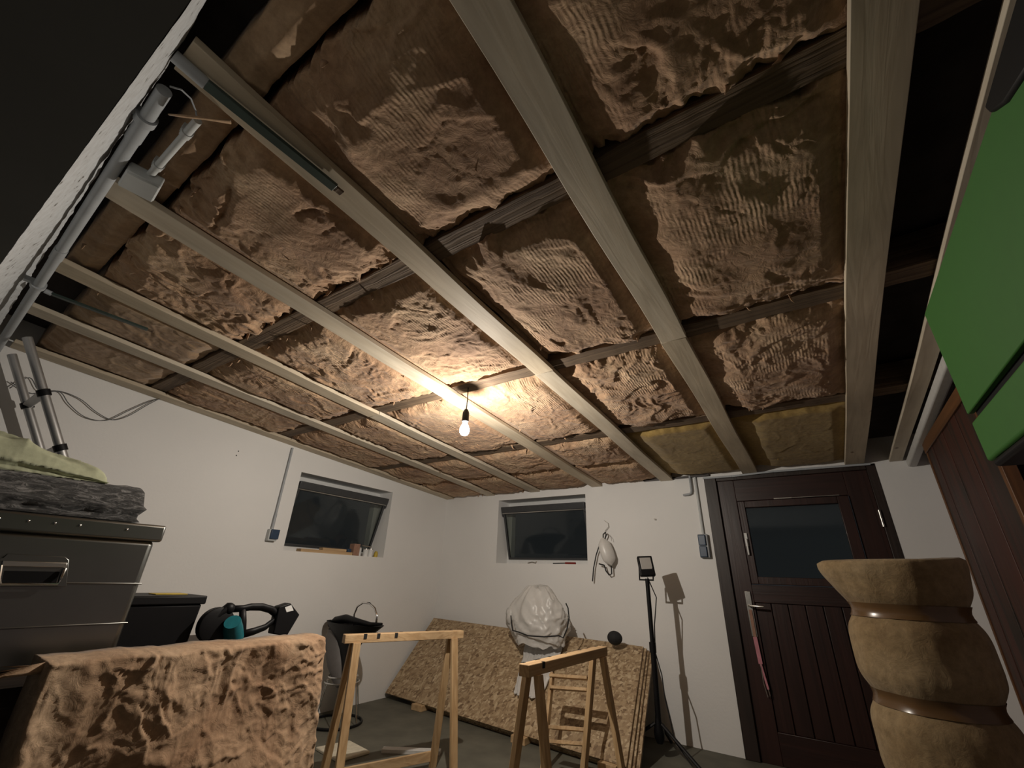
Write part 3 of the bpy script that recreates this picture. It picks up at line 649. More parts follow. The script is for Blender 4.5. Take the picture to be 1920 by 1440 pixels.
# ================================================================== SILL OBJECTS
sz = W1[2]
tag(MB().box((XL-.09, 2.43, sz), (XL-.01, 3.00, sz+.028)).build('wood_offcut', M['pine_hy'], loc=(XL-.05, 2.43, sz), bevel=.002), 'long pine offcut lying on the sill of the left window', 'offcut')
tag(MB().box((XL-.085, 2.66, sz+.028), (XL-.02, 2.93, sz+.052)).build('wood_offcut', M['pine_hy'], loc=(XL-.05, 2.66, sz+.028), bevel=.002), 'shorter pine offcut on top of the long one on the left window sill', 'offcut')
tag(MB().box((XL-.10, 2.95, sz+.028), (XL-.03, 2.995, sz+.062)).build('small_blue_box', M['blue'], loc=(XL-.06, 2.95, sz+.028), bevel=.003), 'tiny blue box next to the offcuts on the left window sill', 'box')
tag(MB().box((XL-.095, 3.015, sz), (XL-.02, 3.09, sz+.115)).build('cardboard_carton', M['brownbox'], loc=(XL-.05, 3.03, sz), bevel=.002), 'pinkish brown carton on the left window sill beside the cans', 'carton')
def can(y, x, h, r, lab, mat='white'):
    t = thing('paint_can', (x, y, sz), lab, 'can', 'small cans on the left window sill')
    MB().lathe([(r, 0), (r, h)], (x, y, sz), 24).build('body', M[mat], t, bevel=.001)
    MB().lathe([(r*1.04, h-.006), (r*1.04, h+.002), (r*.9, h+.003)], (x, y, sz), 24).build('lid', M['steel'], t)
can(3.135, XL-.09, .085, .026, 'small white can behind, next to the carton on the sill'); can(3.185, XL-.04, .075, .028, 'white can in the middle of the left window sill group'); can(3.252, XL-.045, .078, .027, 'white can right of the middle one on the left window sill')
tag(MB().lathe([(.02, 0), (.022, .03), (.015, .055), (.008, .06)], (XL-.03, 3.315, sz), 20).build('yellow_tape_roll', M['yellow'], loc=(XL-.03, 3.315, sz)), 'small yellow pot at the right end of the left window sill', 'pot')
tag(MB().tube([(XL-.05, 3.13, sz+.107), (XL-.055, 3.19, sz+.102), (XL-.06, 3.27, sz+.10)], .006, 8).build('paint_brush', M['steel'], loc=(XL-.05, 3.18, sz+.10)), 'thin brush lying across the cans on the left window sill', 'brush')
t = thing('screwdriver', (-2.2, YB+.03, W2[2]), 'screwdriver with red handle on the sill of the back window', 'screwdriver')
MB().tube([(-2.15, YB+.03, W2[2]+.011), (-2.27, YB+.03, W2[2]+.011)], .010, 10).build('handle', M['red'], t)
MB().tube([(-2.27, YB+.03, W2[2]+.011), (-2.42, YB+.035, W2[2]+.007)], .005, 8).build('shaft', M['black'], t)
tag(MB().tube([(-2.74, YB+.04, W2[2]+.006), (-2.68, YB+.03, W2[2]+.015), (-2.64, YB+.04, W2[2]+.007), (-2.62, YB+.02, W2[2]+.02)], .006, 8).build('metal_bracket', M['steel'], loc=(-2.7, YB+.04, W2[2])), 'small bent metal bracket on the sill of the back window', 'bracket')

# ================================================================== WORK LIGHT ON TRIPOD
LY = 3.90
wl = thing('work_light', (-1.285, LY, 0), 'black tripod work light standing against the back wall by the door', 'work light')
MB().tube([(-1.275, LY, .17), (-1.270, LY, .70)], .021, 16).build('lower_pole', M['black'], wl)
MB().tube([(-1.270, LY, .60), (-1.268, LY, 1.19)], .017, 16).build('upper_pole', M['black'], wl)
MB().tube([(-1.271, LY, .66), (-1.270, LY, .73)], .026, 16).build('pole_clamp', M['black'], wl)
MB().lathe([(.022, .0), (.035, .03), (.038, .07), (.022, .14), (.019, .17)], (-1.277, LY, .09), 20).build('hub', M['black'], wl)
for an in (-25, 95, 215):
    e = (-1.275+.38*math.cos(R(an)), LY+.38*math.sin(R(an)), .012)
    MB().tube([(-1.275+.03*math.cos(R(an)), LY+.03*math.sin(R(an)), .21), e], .012, 10, flat=.7).build('leg', M['black'], wl)
hc = Vector((-1.268, LY, 1.285)); ry = Matrix.Rotation(R(-14), 4, 'X') @ Matrix.Rotation(R(-12), 4, 'Y') @ Matrix.Rotation(R(28), 4, 'Z')
def hb(m, a, b):
    n0 = len(m.v); m.box(a, b)
    for i in range(n0, len(m.v)): v = ry @ Vector(m.v[i]); m.v[i] = tuple(v+hc)
    return m
hd = hb(MB(), (-.062, -.020, -.082), (.062, .020, .082)).build('head', M['black'], wl, bevel=.008)
hb(MB(), (-.046, -.023, -.03), (.046, -.018, .066)).build('lamp_glass', M['lamp_glass'], hd, bevel=.003)
MB().tube([hc+Vector((-.058, 0, -.01)), hc+Vector((-.064, 0, -.105)), hc+Vector((.05, 0, -.105)), hc+Vector((.058, 0, -.01))], .008, 8).build('bracket', M['black'], wl)
MB().tube([(-1.27, LY+.02, 1.2), (-1.22, LY+.05, 1.05), (-1.25, LY+.03, .85), (-1.26, LY+.02, .66), (-1.215, LY-.01, .52), (-1.205, LY-.02, .38), (-1.18, LY-.02, .25), (-1.16, LY-.03, .13), (-1.05, LY-.05, .02)], .0045, 8).build('cable', M['blackr'], wl)

# ================================================================== OSB SHEETS LEANING ON THE BACK WALL
def sheet(x0, x1, by0, by1, ty, z0, zl, zr, off, label):
    n = Vector((0, -(.66), .75)).normalized()
    P = [Vector((x0, by0, z0)), Vector((x1, by1, z0)), Vector((x1-.10, ty, zr)), Vector((x0+.03, ty, zl))]
    nn = (P[1]-P[0]).cross(P[3]-P[0]).normalized(); nn = nn if nn.y < 0 else -nn
    P = [p+nn*off for p in P]
    o = MB().prism(P, -nn*.0175).build('osb_sheet', M['osb'], loc=P[0], smooth=0, bevel=.0015)
    return tag(o, label, 'board', 'osb sheets leaning on the back wall')
OY = 4.23
sheet(-3.975, -1.36, 3.655, 3.425, OY, .052, .700, .655, 0, 'long front OSB sheet leaning against the back wall under the window')
sheet(-3.60, -1.34, 3.635, 3.425, OY, .052, .690, .657, -.022, 'second OSB sheet from the front in the leaning stack')
sheet(-3.40, -1.325, 3.62, 3.425, OY, .052, .690, .657, -.044, 'third OSB sheet from the front in the leaning stack')
sheet(-3.50, -1.30, 3.625, 3.425, OY, .052, .688, .660, -.066, 'rearmost OSB sheet of the leaning stack, nearest the wall')
for k, (x, lab) in enumerate(((-3.50, 'small wood block under the left end of the OSB sheets'), (-2.3, 'wood block under the middle of the OSB sheets'), (-1.55, 'wood block under the right end of the OSB sheets'))):
    yb = 3.655+(x+3.975)*(-.23/2.615)
    tag(MB().box((x, yb-.05, 0), (x+.13, yb+.14, .048)).build('wood_block', M['pine_hy'], loc=(x, yb, 0), bevel=.003), lab, 'block')

# crumpled white plastic sack on the sheets, tied with black cord
cx, cy = -2.40, 4.02
sk = thing('plastic_sack', (cx, cy, .60), 'big crumpled white plastic sack sitting on the leaning OSB sheets', 'sack')
G = []; nu, nv = 90, 60
for j in range(nv+1):
    t = j/nv; z = .60+.49*t
    r = .30*(1-abs(t*1.02-.28)**2.4*1.28) if t > .28 else .30*(1-(.28-t)*.5)
    r = max(r, .012) if t < 1 else .006
    row = []
    for i in range(nu+1):
        q = 2*math.pi*i/nu
        w1 = 1+.16*float(pn(math.cos(q)*1.4+3+z*3, math.sin(q)*1.4+z*4, 31))+.10*(1-abs(float(fbm(math.cos(q)*1.8+z*4, math.sin(q)*1.8-z*5, 32, 3))))**3-.04
        row.append((cx+r*w1*math.cos(q)*1.0, cy+r*w1*math.sin(q)*.60, z+.03*float(pn(math.cos(q)*3, math.sin(q)*3, 33))))
    G.append(row)
MB().grid(np.array(G)).build('sack_body', M['bag'], sk, smooth=180)
G = []
for j in range(40):
    t = j/39; row = []
    for i in range(30):
        s_ = i/29; x = -2.58+s_*(.42-.16*t)+.17*t; zz = .66-.40*t; yy = OY-(.70-zz)*1.09-.022-.05*(1-abs(float(fbm(s_*6, t*2, 35, 3))))**2*(.4+t)-.02
        row.append((x, yy, zz))
    G.append(row)
m_ = MB().grid(np.array(G)); o = m_.build('drape', M['bag'], sk, smooth=180); so = o.modifiers.new('thick', 'SOLIDIFY'); so.thickness = .004
e = Vector(on_y(958, 1150, 3.92)); m_ = MB(); G = []
for j in range(17):
    t = j/16*math.pi; row = []
    for i in range(25):
        q = 2*math.pi*i/24; w1 = 1+.25*float(pn(math.cos(q)*2, math.sin(q)*2+t*2, 36)); row.append((e.x+.055*w1*math.sin(t)*math.cos(q), e.y+.04*w1*math.sin(t)*math.sin(q), e.z-.02+.075*math.cos(t)*w1))
    G.append(row)
m_.grid(np.array(G)).build('sack_lobe', M['bag'], sk, smooth=180)
cp = [on_y(x, y, 3.82) for x, y in ((958, 1154), (959, 1168), (961, 1182), (972, 1185), (990, 1192), (1020, 1194), (1048, 1192), (1056, 1196), (1063, 1180), (1067, 1158), (1065, 1140), (1061, 1131))]
MB().tube(cp, .0055, 8).build('tie_cord', M['blackr'], sk)
# black knee pad / cap on the stack
p = Vector(on_y(1152, 1196, 4.12)); m_ = MB(); G = []
for j in range(15):
    t = j/14*math.pi
    G.append([(p.x+.065*math.sin(t)*math.cos(2*math.pi*i/24)*(1+.12*math.cos(3*2*math.pi*i/24)), p.y+.05*math.sin(t)*math.sin(2*math.pi*i/24), p.z+.055*math.cos(t)-(.012 if t > 2 else 0)*0) for i in range(25)])
tag(m_.grid(np.array(G)).build('knee_pad', M['blackr'], loc=p, smooth=180), 'black rounded pad lying on top of the leaning OSB stack', 'pad')

# ================================================================== SAWHORSES
def sawhorse(p0, p1, h, label, over=.075, group='pine sawhorses'):
    p0 = Vector((*p0, 0)); p1 = Vector((*p1, 0)); d = (p1-p0).normalized(); s_ = Vector((d.y, -d.x, 0)); c = (p0+p1)/2
    t = thing('sawhorse', c, label, 'sawhorse', group)
    Z = Vector((0, 0, 1))
    m = MB().beam(p0+Z*(h-.024), p1+Z*(h-.024), .058, .048, n=14)
    rg = random.Random(int(h*1000)+int(p0.x*100))
    o = m.build('top_beam', M['pine_hy'], t, bevel=.003)
    L = (p1-p0).length
    for k in range(9):
        u = rg.uniform(.04, .96)*L; sd = rg.choice((-1, 1)); q = p0+d*u+s_*sd*.026+Z*(h-.012)
        MB().beam(q-d*.010, q+d*.010, .012, .026, Z).build('saw_cut', M['blackr'], o)
    for e in (over, (p1-p0).length-over):
        for sd in (-1, 1):
            top = p0+d*e+s_*sd*.030+Z*(h-.046); bot = p0+d*(e+(-.02 if e < .3 else .01))+s_*sd*.145
            MB().beam(top-s_*sd*.0, bot+Z*.0, .046, .026, s_).build('leg', M['pine_h'], t, bevel=.002)
    for sd in (-1,):
        a = p0+d*(over-.02)+s_*sd*.150+Z*.06; b = p0+d*((p1-p0).length-over+.02)+s_*sd*.150+Z*.06
        MB().beam(a, b, .018, .055).build('stretcher', M['pine_hy'], t, bevel=.002)
    return t
a = on_z(643, 1190, .8); b = on_z(866, 1182, .8)
sawhorse((-2.555, 1.955), (-2.265, 2.735), .80, 'pine sawhorse on the left, in front of the black shell chair')
sawhorse((-1.222, 1.93), (-1.215, 2.80), .80, 'pine sawhorse on the right, in front of the white sack')
# folded wooden steps leaning behind the right sawhorse
st = thing('folding_steps', (-1.75, 3.3, 0), 'small wooden step ladder leaning on the OSB behind the right sawhorse', 'step ladder')
def SP(px, py, y): return Vector(on_y(px, py, y))
for px0, px1 in ((1036, 1020), (1108, 1092)):
    MB().beam(SP(px0, 1262, 3.42), Vector((SP(px1, 1440, 3.12).x, 3.10, 0.0)), .042, .022, (1, 0, 0)).build('side_rail', M['pine_h'], st, bevel=.002)
for py_s, yy in ((1268, 3.41), (1290, 3.36), (1365, 3.20), (1392, 3.14)):
    MB().beam(SP(1038, py_s, yy)-Vector((.02, 0, 0)), SP(1104, py_s+4, yy), .07, .02, (0, .3, 1)).build('tread', M['pine_hy'], st, bevel=.002)

# ================================================================== SHELL CHAIR WITH RING BASE
CX, CY = -3.66, 2.86
ch = thing('shell_chair', (CX, CY, 0), 'black tapered shell chair with chrome loop and ring base by the left wall', 'chair')
def CP(px, py, y=CY): return Vector(on_y(px, py, y))
G = []
prof2 = [(618, 716, 1168, 0), (622, 700, 1182, 0), (628, 680, 1198, 0), (634, 668, 1218, 0), (637, 662, 1240, 0), (638, 658, 1262, 0), (637, 652, 1285, 0)]
for x0, x1, y, _ in prof2:
    a, b = CP(x0, y), CP(x1, y); c = (a+b)/2; rx = (b-a).length/2; row = []
    for i in range(29): q = 2*math.pi*i/28; row.append((c.x+rx*math.cos(q), CY+rx*.40*math.sin(q), c.z))
    G.append(row)
MB().grid(np.array(G)[::-1]).build('shell', M['black'], ch, smooth=180)
a, b = CP(614, 1170), CP(718, 1168); pts = []
m_ = MB().tube([CP(618, 1172), CP(630, 1163), CP(648, 1160), CP(672, 1166), (CP(695, 1171)), CP(716, 1170)], [.02, .032, .036, .026, .018, .010], 14); m_.build('seat_cushion', M['black'], ch, smooth=180)
G = []
for x0, x1, y in ((612, 640, 1180), (608, 640, 1200), (607, 640, 1225), (610, 640, 1250), (616, 638, 1275), (622, 636, 1290)):
    a, b = CP(x0+4, y, CY-.04), CP(x1, y, CY-.04); c = (a+b)/2; rx = (b-a).length/2; G.append([(c.x+rx*math.cos(2*math.pi*i/20), CY-.01+rx*.8*math.sin(2*math.pi*i/20), c.z) for i in range(21)])
MB().grid(np.array(G)).build('inner_shell', M['shellgrey'], ch, smooth=180)
MB().tube([CP(662, 1175), CP(664, 1152), CP(670, 1137), CP(681, 1130), CP(693, 1131), CP(703, 1141), CP(707, 1155), CP(705, 1174)], .009, 12).build('chrome_loop', M['chrome'], ch, smooth=180)
def ringp(z, r, c=(CX, CY)): return [(c[0]+r*math.cos(2*math.pi*i/36), c[1]+r*math.sin(2*math.pi*i/36), z) for i in range(36)]
for z, r in ((.335, .12), (.295, .14)): MB().tube(ringp(z, r), .006, 8, closed=True).build('upper_ring', M['chrome'], ch, smooth=180)
MB().tube(ringp(.012, .21), .010, 8, closed=True).build('floor_ring', M['black'], ch, smooth=180)
for i in range(6):
    q = 2*math.pi*i/6+.3; MB().tube([(CX+.14*math.cos(q), CY+.14*math.sin(q), .30), (CX+.2*math.cos(q), CY+.2*math.sin(q), .012)], .005, 8).build('leg', M['chrome'], ch)
tag(MB().lathe([(.06, 0), (.065, .02), (.065, .24), (.045, .28), (.025, .30), (.025, .33)], (-3.90, 3.12, 0), 24).build('plastic_canister', M['canister'], loc=(-3.90, 3.12, 0), bevel=.002), 'pale grey green plastic canister behind the black shell chair', 'canister')

# ================================================================== WORKBENCH, METAL BOX, TOOLBOX, SAW
BZ = .800
K = 1.15
bn = thing('workbench', (-2.65, .7, 0), 'dark wooden workbench along the left under the aluminium box', 'workbench')
MB().box((-3.02, -.45, BZ-.04), (-2.31, 1.43, BZ)).build('bench_top', M['bench'], bn, bevel=.004)
for x in (-2.94, -2.40):
    for y in (-.38, 1.36): MB().box((x-.035, y-.035, 0), (x+.035, y+.035, BZ-.04)).build('leg', M['bench'], bn, bevel=.003)
MB().box((-2.37, -.34, .30), (-2.34, 1.32, BZ-.04)).build('front_panel', M['bench'], bn)
FX = -2.35
bxr = thing('aluminium_box', (-2.6, .38, BZ), 'large aluminium transport box with lid and handle on the workbench', 'box')
m = MB().box((-2.93, .03, BZ+.001), (FX, .757, 1.244)); bd = m.build('box_body', M['alu'], bxr, bevel=.022, seg=4)
for zz in (.933, 1.074): MB().box((-2.933, .027, zz), (FX+.0035, .7605, zz+.006)).build('bead', M['alu'], bd, bevel=.002)
ldd = MB().box((-2.945, .015, 1.238), (FX+.014, .775, 1.305)).build('lid', M['alu'], bxr, bevel=.010, seg=3)
for y in (.28, .353, .423, .494, .64): MB().lathe([(.005, 0), (.0045, .002), (.001, .0035)], (FX+.0145, y, 1.277), 10, axis=(1, 0, 0)).build('rivet', M['chrome'], ldd, smooth=60)
h0 = on_x(-20, 1060, FX); 
def HB_(px, py, o=.004): v = on_x(px, py, FX+o); return v
hp = MB().prism([HB_(5, 1046), HB_(14, 1038), (HB_(122, 1044)), HB_(129, 1050), HB_(124, 1100), HB_(-20, 1098), HB_(-20, 1050)], (.004, 0, 0)).build('handle_plate', M['alu'], bxr, bevel=.0015)
MB().tube([HB_(2, 1060, .02), HB_(-2, 1085, .03), HB_(0, 1095, .03)], .005, 8).tube([HB_(122, 1066, .012), HB_(114, 1084, .024), HB_(108, 1096, .024), HB_(-20, 1096, .024)], .006, 10).build('handle_bail', M['chrome'], hp)
MB().prism([HB_(4, 1051, .008), HB_(126, 1055, .008), HB_(125, 1064, .008), HB_(2, 1062, .008)], (.006, 0, 0)).build('hinge_roll', M['steel'], hp, bevel=.002)
MB().prism([HB_(8, 1070, .0085), HB_(112, 1072, .0085), HB_(104, 1094, .0085), HB_(2, 1094, .0085)], (.001, 0, 0)).build('recess', M['black'], hp)
# grey fur blanket folded on the lid
def soft(name, x0, x1, y0, y1, z0, zt, mat, label, cat, seed, amp=.012, n=(40, 70), fold=0):
    m, nn = n; xs = np.linspace(0, 1, m); ys = np.linspace(0, 1, nn); U, V = np.meshgrid(xs, ys, indexing='ij'); X = x0+(x1-x0)*U; Y = y0+(y1-y0)*V
    e = np.minimum(np.minimum(U, 1-U)*(x1-x0), np.minimum(V, 1-V)*(y1-y0)); ed = np.sqrt(np.clip(1-(1-np.clip(e/.035, 0, 1))**2, 0, 1))
    top = np.array([[zt(a_, b_) for b_ in ys] for a_ in xs]); Z = z0+.002+(top-z0)*(.45+.55*ed)+amp*fbm(X*9, Y*9, seed, 4)*ed
    if fold: Z = Z+fold*(1-np.abs(fbm(X*3+Y*2, Y*4-X*4, seed+3, 2)))**3*ed
    Z = np.maximum(Z, z0+.004)
    mb = MB().grid(np.stack([X, Y, Z], -1)); idx = np.arange(m*nn).reshape(m, nn)
    ring = list(idx[:, 0])+list(idx[-1, 1:])+list(idx[-2::-1, -1])+list(idx[0, -2:0:-1]); b0 = len(mb.v); L = len(ring); K = 5
    for k in range(1, K+1):
        for j, i in enumerate(ring):
            x, y, z = mb.v[i]; t = k/K; bul = .010*math.sin(t*math.pi*2.2)+.005*float(fbm(j*.12, t*3, seed+9, 3)); cxm, cym = (x0+x1)/2, (y0+y1)/2
            ox = (1 if x > cxm else -1)*(abs(x-x0) < 1e-6 or abs(x-x1) < 1e-6); oy = (1 if y > cym else -1)*(abs(y-y0) < 1e-6 or abs(y-y1) < 1e-6)
            mb.v.append((x+ox*bul, y+oy*bul, z+(z0+.001-z)*t))
    rows = [ring]+[[b0+k*L+j for j in range(L)] for k in range(K)]
    for k in range(K): mb.f.extend([(int(rows[k][j]), int(rows[k][(j+1) % L]), int(rows[k+1][(j+1) % L]), int(rows[k+1][j])) for j in range(L)])
    mb.f.append(tuple(rows[-1]))
    return tag(mb.build(name, mat, loc=((x0+x1)/2, (y0+y1)/2, z0), smooth=180), label, cat)
bz = 1.309
soft('fur_blanket', -2.88, -2.37, .03, .676, bz, lambda u, v: bz+.123+.022*v, M['fur'], 'mottled dark grey fur blanket folded on the aluminium box lid', 'blanket', 80, .008)
soft('green_towel', -2.84, -2.43, .03, .54, bz+.142, lambda u, v: bz+.155+.15*max(0, 1-v*1.02)**.75*(1-.2*abs(u-.5)), M['towel'], 'pale green crumpled towel lying on the grey fur blanket', 'towel', 84, .005, n=(60, 110), fold=.030)
# black toolbox
TX = -2.62
q = [on_x(x, y, TX) for x, y in ((238, 1118), (389, 1117))]; y0t, y1t, zt_ = float(q[0][1]), float(q[1][1]), float((q[0][2]+q[1][2])/2)
tb = thing('toolbox', (TX-.15, (y0t+y1t)/2, BZ), 'black plastic toolbox with yellow lid inlay behind the aluminium box', 'toolbox')
y0t = .77
m = MB(); m.prism([(TX-.012, y0t+.02, BZ+.001), (TX-.012, y1t-.022, BZ+.001), (TX, y1t-.012, zt_-.038), (TX, y0t, zt_-.038)], (-.30, 0, 0)); m.build('box_body', M['black'], tb, bevel=.008)
ldb = MB().box((TX-.315, y0t-.01, zt_-.038), (TX+.008, y1t, zt_)).build('lid', M['black'], tb, bevel=.006)
MB().box((TX-.19, y1t-.19, zt_), (TX-.10, y1t-.05, zt_+.005)).build('lid_inlay', M['yellow'], ldb, bevel=.002)
# circular saw
SX = -2.58
def SPx(px, py, o=0): return Vector(on_x(px, py, SX+o))
cs = thing('circular_saw', (SX, 1.2, BZ), 'teal and black cordless circular saw on the workbench beside the toolbox', 'saw')
c = SPx(405, 1172); MB().lathe([(.040, -.034), (.078, -.032), (.080, -.012), (.080, .012), (.060, .018)], c, 32, axis=(1, 0, 0)).build('blade_guard', M['black'], cs, bevel=.003)
MB().tube([SPx(398, 1165), SPx(412, 1150), SPx(428, 1140)], [0.0161, 0.0207, 0.0230], 12).build('guard_neck', M['black'], cs)
p = SPx(429, 1141); G = MB().lathe([(.004, -.028), (.018, -.024), (.027, -.01), (.028, .006), (.020, .022), (.004, .027)], p, 20, axis=(0, .3, 1)).build('front_knob', M['black'], cs, smooth=180)
MB().tube([SPx(436, 1166, .06), SPx(437, 1180, .03), SPx(438, 1196, .0)], [0.0368, 0.0437, 0.0460], 20).build('motor_housing', M['teal'], cs, smooth=50)
MB().tube([SPx(434, 1142), SPx(455, 1141), SPx(470, 1138), SPx(490, 1138), SPx(508, 1143), SPx(519, 1152), SPx(524, 1160)], [0.0184, 0.0184, 0.0196, 0.0207, 0.0207, 0.0196, 0.0184], 14, flat=.8).tube([SPx(452, 1190), SPx(475, 1184), SPx(497, 1176), SPx(512, 1164), SPx(524, 1153)], [0.0218, 0.0207, 0.0184, 0.0161, 0.0172], 14, flat=.8).tube([SPx(455, 1142), SPx(455, 1165), SPx(452, 1190)], [0.0161, 0.0184, 0.0230], 12).build('handle', M['black'], cs, smooth=180)
pa, pb, pc_, pd = SPx(519, 1137), SPx(540, 1130), SPx(557, 1152), SPx(533, 1192); pe = SPx(507, 1188)
bt = MB().prism([v+Vector((.028, 0, 0)) for v in (pa, pb, pc_, pd, pe)], (-.06, 0, 0)).build('battery', M['black'], cs, bevel=.005)
MB().prism([v+Vector((.0285, 0, 0)) for v in (SPx(529, 1138), SPx(541, 1134), SPx(545, 1144), SPx(532, 1147))], (.001, 0, 0)).build('battery_label', M['white'], bt)

# ================================================================== INSULATION SLAB standing against the bench
n1, n2 = 150, 190; yA, yB_ = .505, 1.515
U, V = np.meshgrid(np.linspace(0, 1, n1), np.linspace(0, 1, n2), indexing='ij')   # U up, V along y
H = .862; Y = yA+(yB_-yA)*V-.055*(1-U)*V-.03*(1-U)*(1-V)+.006*fbm(U*6, V*6, 101)*np.where((V < .02) | (V > .98), 1, 0); Z = H*U+.006*fbm(V*7, V*0, 102)*U
base = -1.96-.225*U
ed = np.sqrt(np.clip(1-(1-np.clip(np.minimum(np.minimum(V, 1-V)*1.0, (1-U)*.9)/.014, 0, 1))**2, 0, 1))
D = wrinkle(Y*1.3, Z*1.3+5, 105, .68)
D = D+.012*sst(U, .55, .98)*np.abs(pn(Y*9, Z*3, 107))*2
X = base+.0+(.075+D-.03*pn(Y*3, Z*3, 106))*ed
mb = MB().grid(np.stack([X, Y, Z], -1)); idx = np.arange(n1*n2).reshape(n1, n2)
ring = list(idx[:, 0])+list(idx[-1, 1:])+list(idx[-2::-1, -1])+list(idx[0, -2:0:-1]); b0 = len(mb.v); L = len(ring)
for i in ring: x, y, z = mb.v[i]; mb.v.append((x-.075, y, z))
mb.f.extend([(int(ring[i]), int(ring[(i+1) % L]), b0+(i+1) % L, b0+i) for i in range(L)]); mb.f.append(tuple(b0+i for i in range(L)))
for k in range(6):
    zz = .85-.004*k; mb.tube([(-2.13, yA+.02, zz), (-2.13, yA-.03-.01*k, zz-.004), (-2.15, yA-.09-.02*k, zz-.01*k)], [.012, .006, .0008], 6, flat=.4)
tag(mb.build('insulation_slab', M['ins_slab'], loc=(-2.0, 1.0, 0), smooth=180), 'thick pinkish brown glass wool slab standing in front of the workbench', 'insulation')

# ================================================================== LADDER
la = thing('telescopic_ladder', (-3.7, 1.6, 0), 'aluminium telescopic ladder with black collars leaning at the left wall', 'ladder')
def LP(x, z): return Vector((x, .566+(1.658-z)*.60, z))
for x in (-3.90, -3.50):
    o = None
    zs = [0, .3, .6, .9, 1.18, 1.46, 1.74, 2.02, 2.30]
    for k in range(8):
        r = .026-.0006*k
        MB().tube([LP(x, zs[k]+(.0 if k else .002)), LP(x, zs[k+1])], r, 16).build('rail_section', M['alu_rail'], la)
    for z in zs[1:-1]:
        q = LP(x, z); dd = (LP(x, z+.03)-LP(x, z-.01)).normalized(); MB().tube([q-dd*.018, q+dd*.018], .030, 16).build('collar', M['black'], la)
for z in (.3, .6, .9, 1.18, 1.46, 1.74, 2.02):
    a, b = LP(-3.87, z), LP(-3.53, z); MB().beam(a, b, .045, .026, (0, .3, 1)).build('rung', M['alu_rail'], la, bevel=.004)

# ================================================================== RIGHT SIDE: duct, old boards, green cabinet, wool roll
m = MB(); a, b = Vector((.690, .3, zc(.3)-.024)), Vector((.690, YB-.005, zc(YB)-.024)); m.beam(a, b, .055, .055)
tag(m.build('white_duct', M['whiteplank'], loc=b, bevel=.010, seg=3), 'white boxed duct running under the ceiling along the right wall', 'duct')
PX = .70
pn_ = thing('board_panel', (.74, 3.2, 0), 'tall reddish brown board panel with orange edges leaning flat along the right wall', 'panel')
pz1 = 2.055
m = MB(); n = 7; y0p, y1p = 2.66, 3.80
for k in range(n):
    a_ = y0p+(y1p-y0p)*k/n; m.box((PX+.004+.003*(k % 2), a_+.001, 0), (PX+.035, a_+(y1p-y0p)/n-.001, pz1-.04))
m.build('boards', M['rustic'], pn_, bevel=.002)
MB().box((PX-.006, y0p-.04, 0), (PX+.04, y0p, pz1)).build('near_edge_strip', M['orange'], pn_, bevel=.003)
MB().box((PX-.002, y1p, 0), (PX+.04, y1p+.02, pz1)).build('far_edge_strip', M['orange'], pn_, bevel=.003)
MB().box((PX-.006, y0p-.04, pz1-.055), (PX+.04, y1p+.02, pz1+.015)).build('top_edge_strip', M['orange_y'], pn_, bevel=.003)
GX = .452
gc = thing('green_cabinet', (.6, 1.2, 1.49), 'bright green wall cabinet with black seam and black corners on the right wall', 'cabinet')
y0g, y1g, z0g, z1g = .30, 1.745, 1.500, 1.998
MB().box((GX+.004, y0g, z0g), (XR-.002, y1g-.004, z1g-.004)).build('carcass', M['black'], gc, bevel=.01)
MB().box((GX-.012, y0g, 1.643), (GX+.004, y1g, z1g)).build('upper_door', M['green'], gc, bevel=.003)
MB().box((GX-.012, y0g, z0g+.0), (GX+.004, y1g, 1.618)).build('lower_drawer', M['green'], gc, bevel=.012, seg=4)
MB().prism([(GX-.02, .30, 1.93), (GX-.02, .80, 1.93), (GX-.02, .885, 1.955), (GX-.02, .93, 1.985), (GX-.02, .935, 2.01), (GX-.02, .30, 2.03)], (.03, 0, 0)).build('black_corner', M['black'], gc, bevel=.006)
MB().box((GX-.010, y0g, z0g-.022), (XR-.01, y1g-.03, z0g-.002)).build('base_rim', M['black'], gc, bevel=.008)
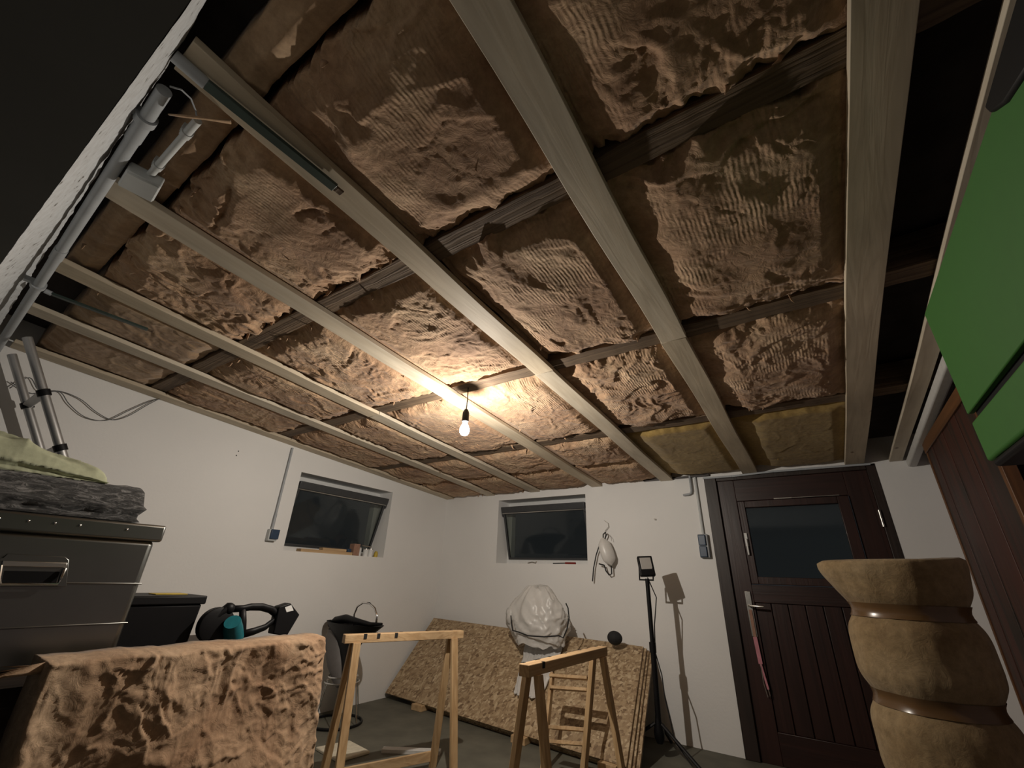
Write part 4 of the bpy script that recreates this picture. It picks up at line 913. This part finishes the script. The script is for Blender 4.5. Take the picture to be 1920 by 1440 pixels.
# roll of glass wool
rc = (.245, 2.62); rl = thing('insulation_roll', (*rc, 0), 'tall yellow brown roll of glass wool with two tape bands, standing before the door', 'insulation roll')
zs = np.linspace(.0, 1.275, 150)
def rr(z):
    r = .222+.0*z
    for zb, wd in ((1.085, .05), (.775, .05), (.46, .05), (.15, .05)): r -= .034*math.exp(-((z-zb)/wd)**2)
    r += .008*math.exp(-((z-1.25)/.05)**2); return r
m = MB(); G = []
for z in zs:
    row = []
    for i in range(129):
        q = 2*math.pi*i/128; w1 = 1+.035*float(pn(math.cos(q)*1.6+5, math.sin(q)*1.6+z*2, 111))+.012*float(fbm(math.cos(q)*5, math.sin(q)*5+z*6, 112, 3))
        lip = .055*sst(z, 1.12, 1.27)*max(0, math.cos(q-math.pi*1.04))**6
        r = rr(z)*w1+lip*.9; row.append((rc[0]+r*math.cos(q), rc[1]+r*math.sin(q), z+.012*math.sin(q+1)*float(sst(z, 1.0, 1.27))))
    G.append(row)
for k, f in enumerate((.93, .75, .5, .25, .02)):
    G.append([(rc[0]+(x-rc[0])*f, rc[1]+(y-rc[1])*f, z+.010-.004*k+.004*math.sin(k*2+i*.1)) for i, (x, y, z) in enumerate(G[149])])
m.grid(np.array(G)).build('wool', M['ins_roll'], rl, smooth=180)
for zb in (1.085, .775, .46, .15):
    m = MB(); G = []
    for dz in np.linspace(-.026, .026, 5):
        G.append([(rc[0]+(rr(zb+dz)*(1+.035*float(pn(math.cos(2*math.pi*i/96)*1.6+5, math.sin(2*math.pi*i/96)*1.6+(zb+dz)*2, 111)))+.004)*math.cos(2*math.pi*i/96), rc[1]+(rr(zb+dz)*(1+.035*float(pn(math.cos(2*math.pi*i/96)*1.6+5, math.sin(2*math.pi*i/96)*1.6+(zb+dz)*2, 111)))+.004)*math.sin(2*math.pi*i/96), zb+dz) for i in range(97)])
    m.grid(np.array(G)).build('tape_band', M['strap'], rl, smooth=180)

# ================================================================== FLOOR SCRAPS
a, b = Vector(on_z(717, 1406, .012)), Vector(on_z(826, 1410, .012)); tag(MB().beam(a, b, .06, .024).build('white_board', M['whiteplank'], loc=(a.x, a.y, 0), bevel=.002), 'narrow white board lying on the floor behind the left sawhorse', 'board')
p = on_z(640, 1410, .0)
tag(MB().prism([(p[0]-.16, p[1]-.10, 0), (p[0]+.15, p[1]-.14, 0), (p[0]+.18, p[1]+.10, 0), (p[0]-.10, p[1]+.14, 0)], (0, 0, .02)).build('wool_offcut', M['cream'], loc=p, bevel=.006), 'pale flat offcut lying on the floor under the left sawhorse', 'offcut')
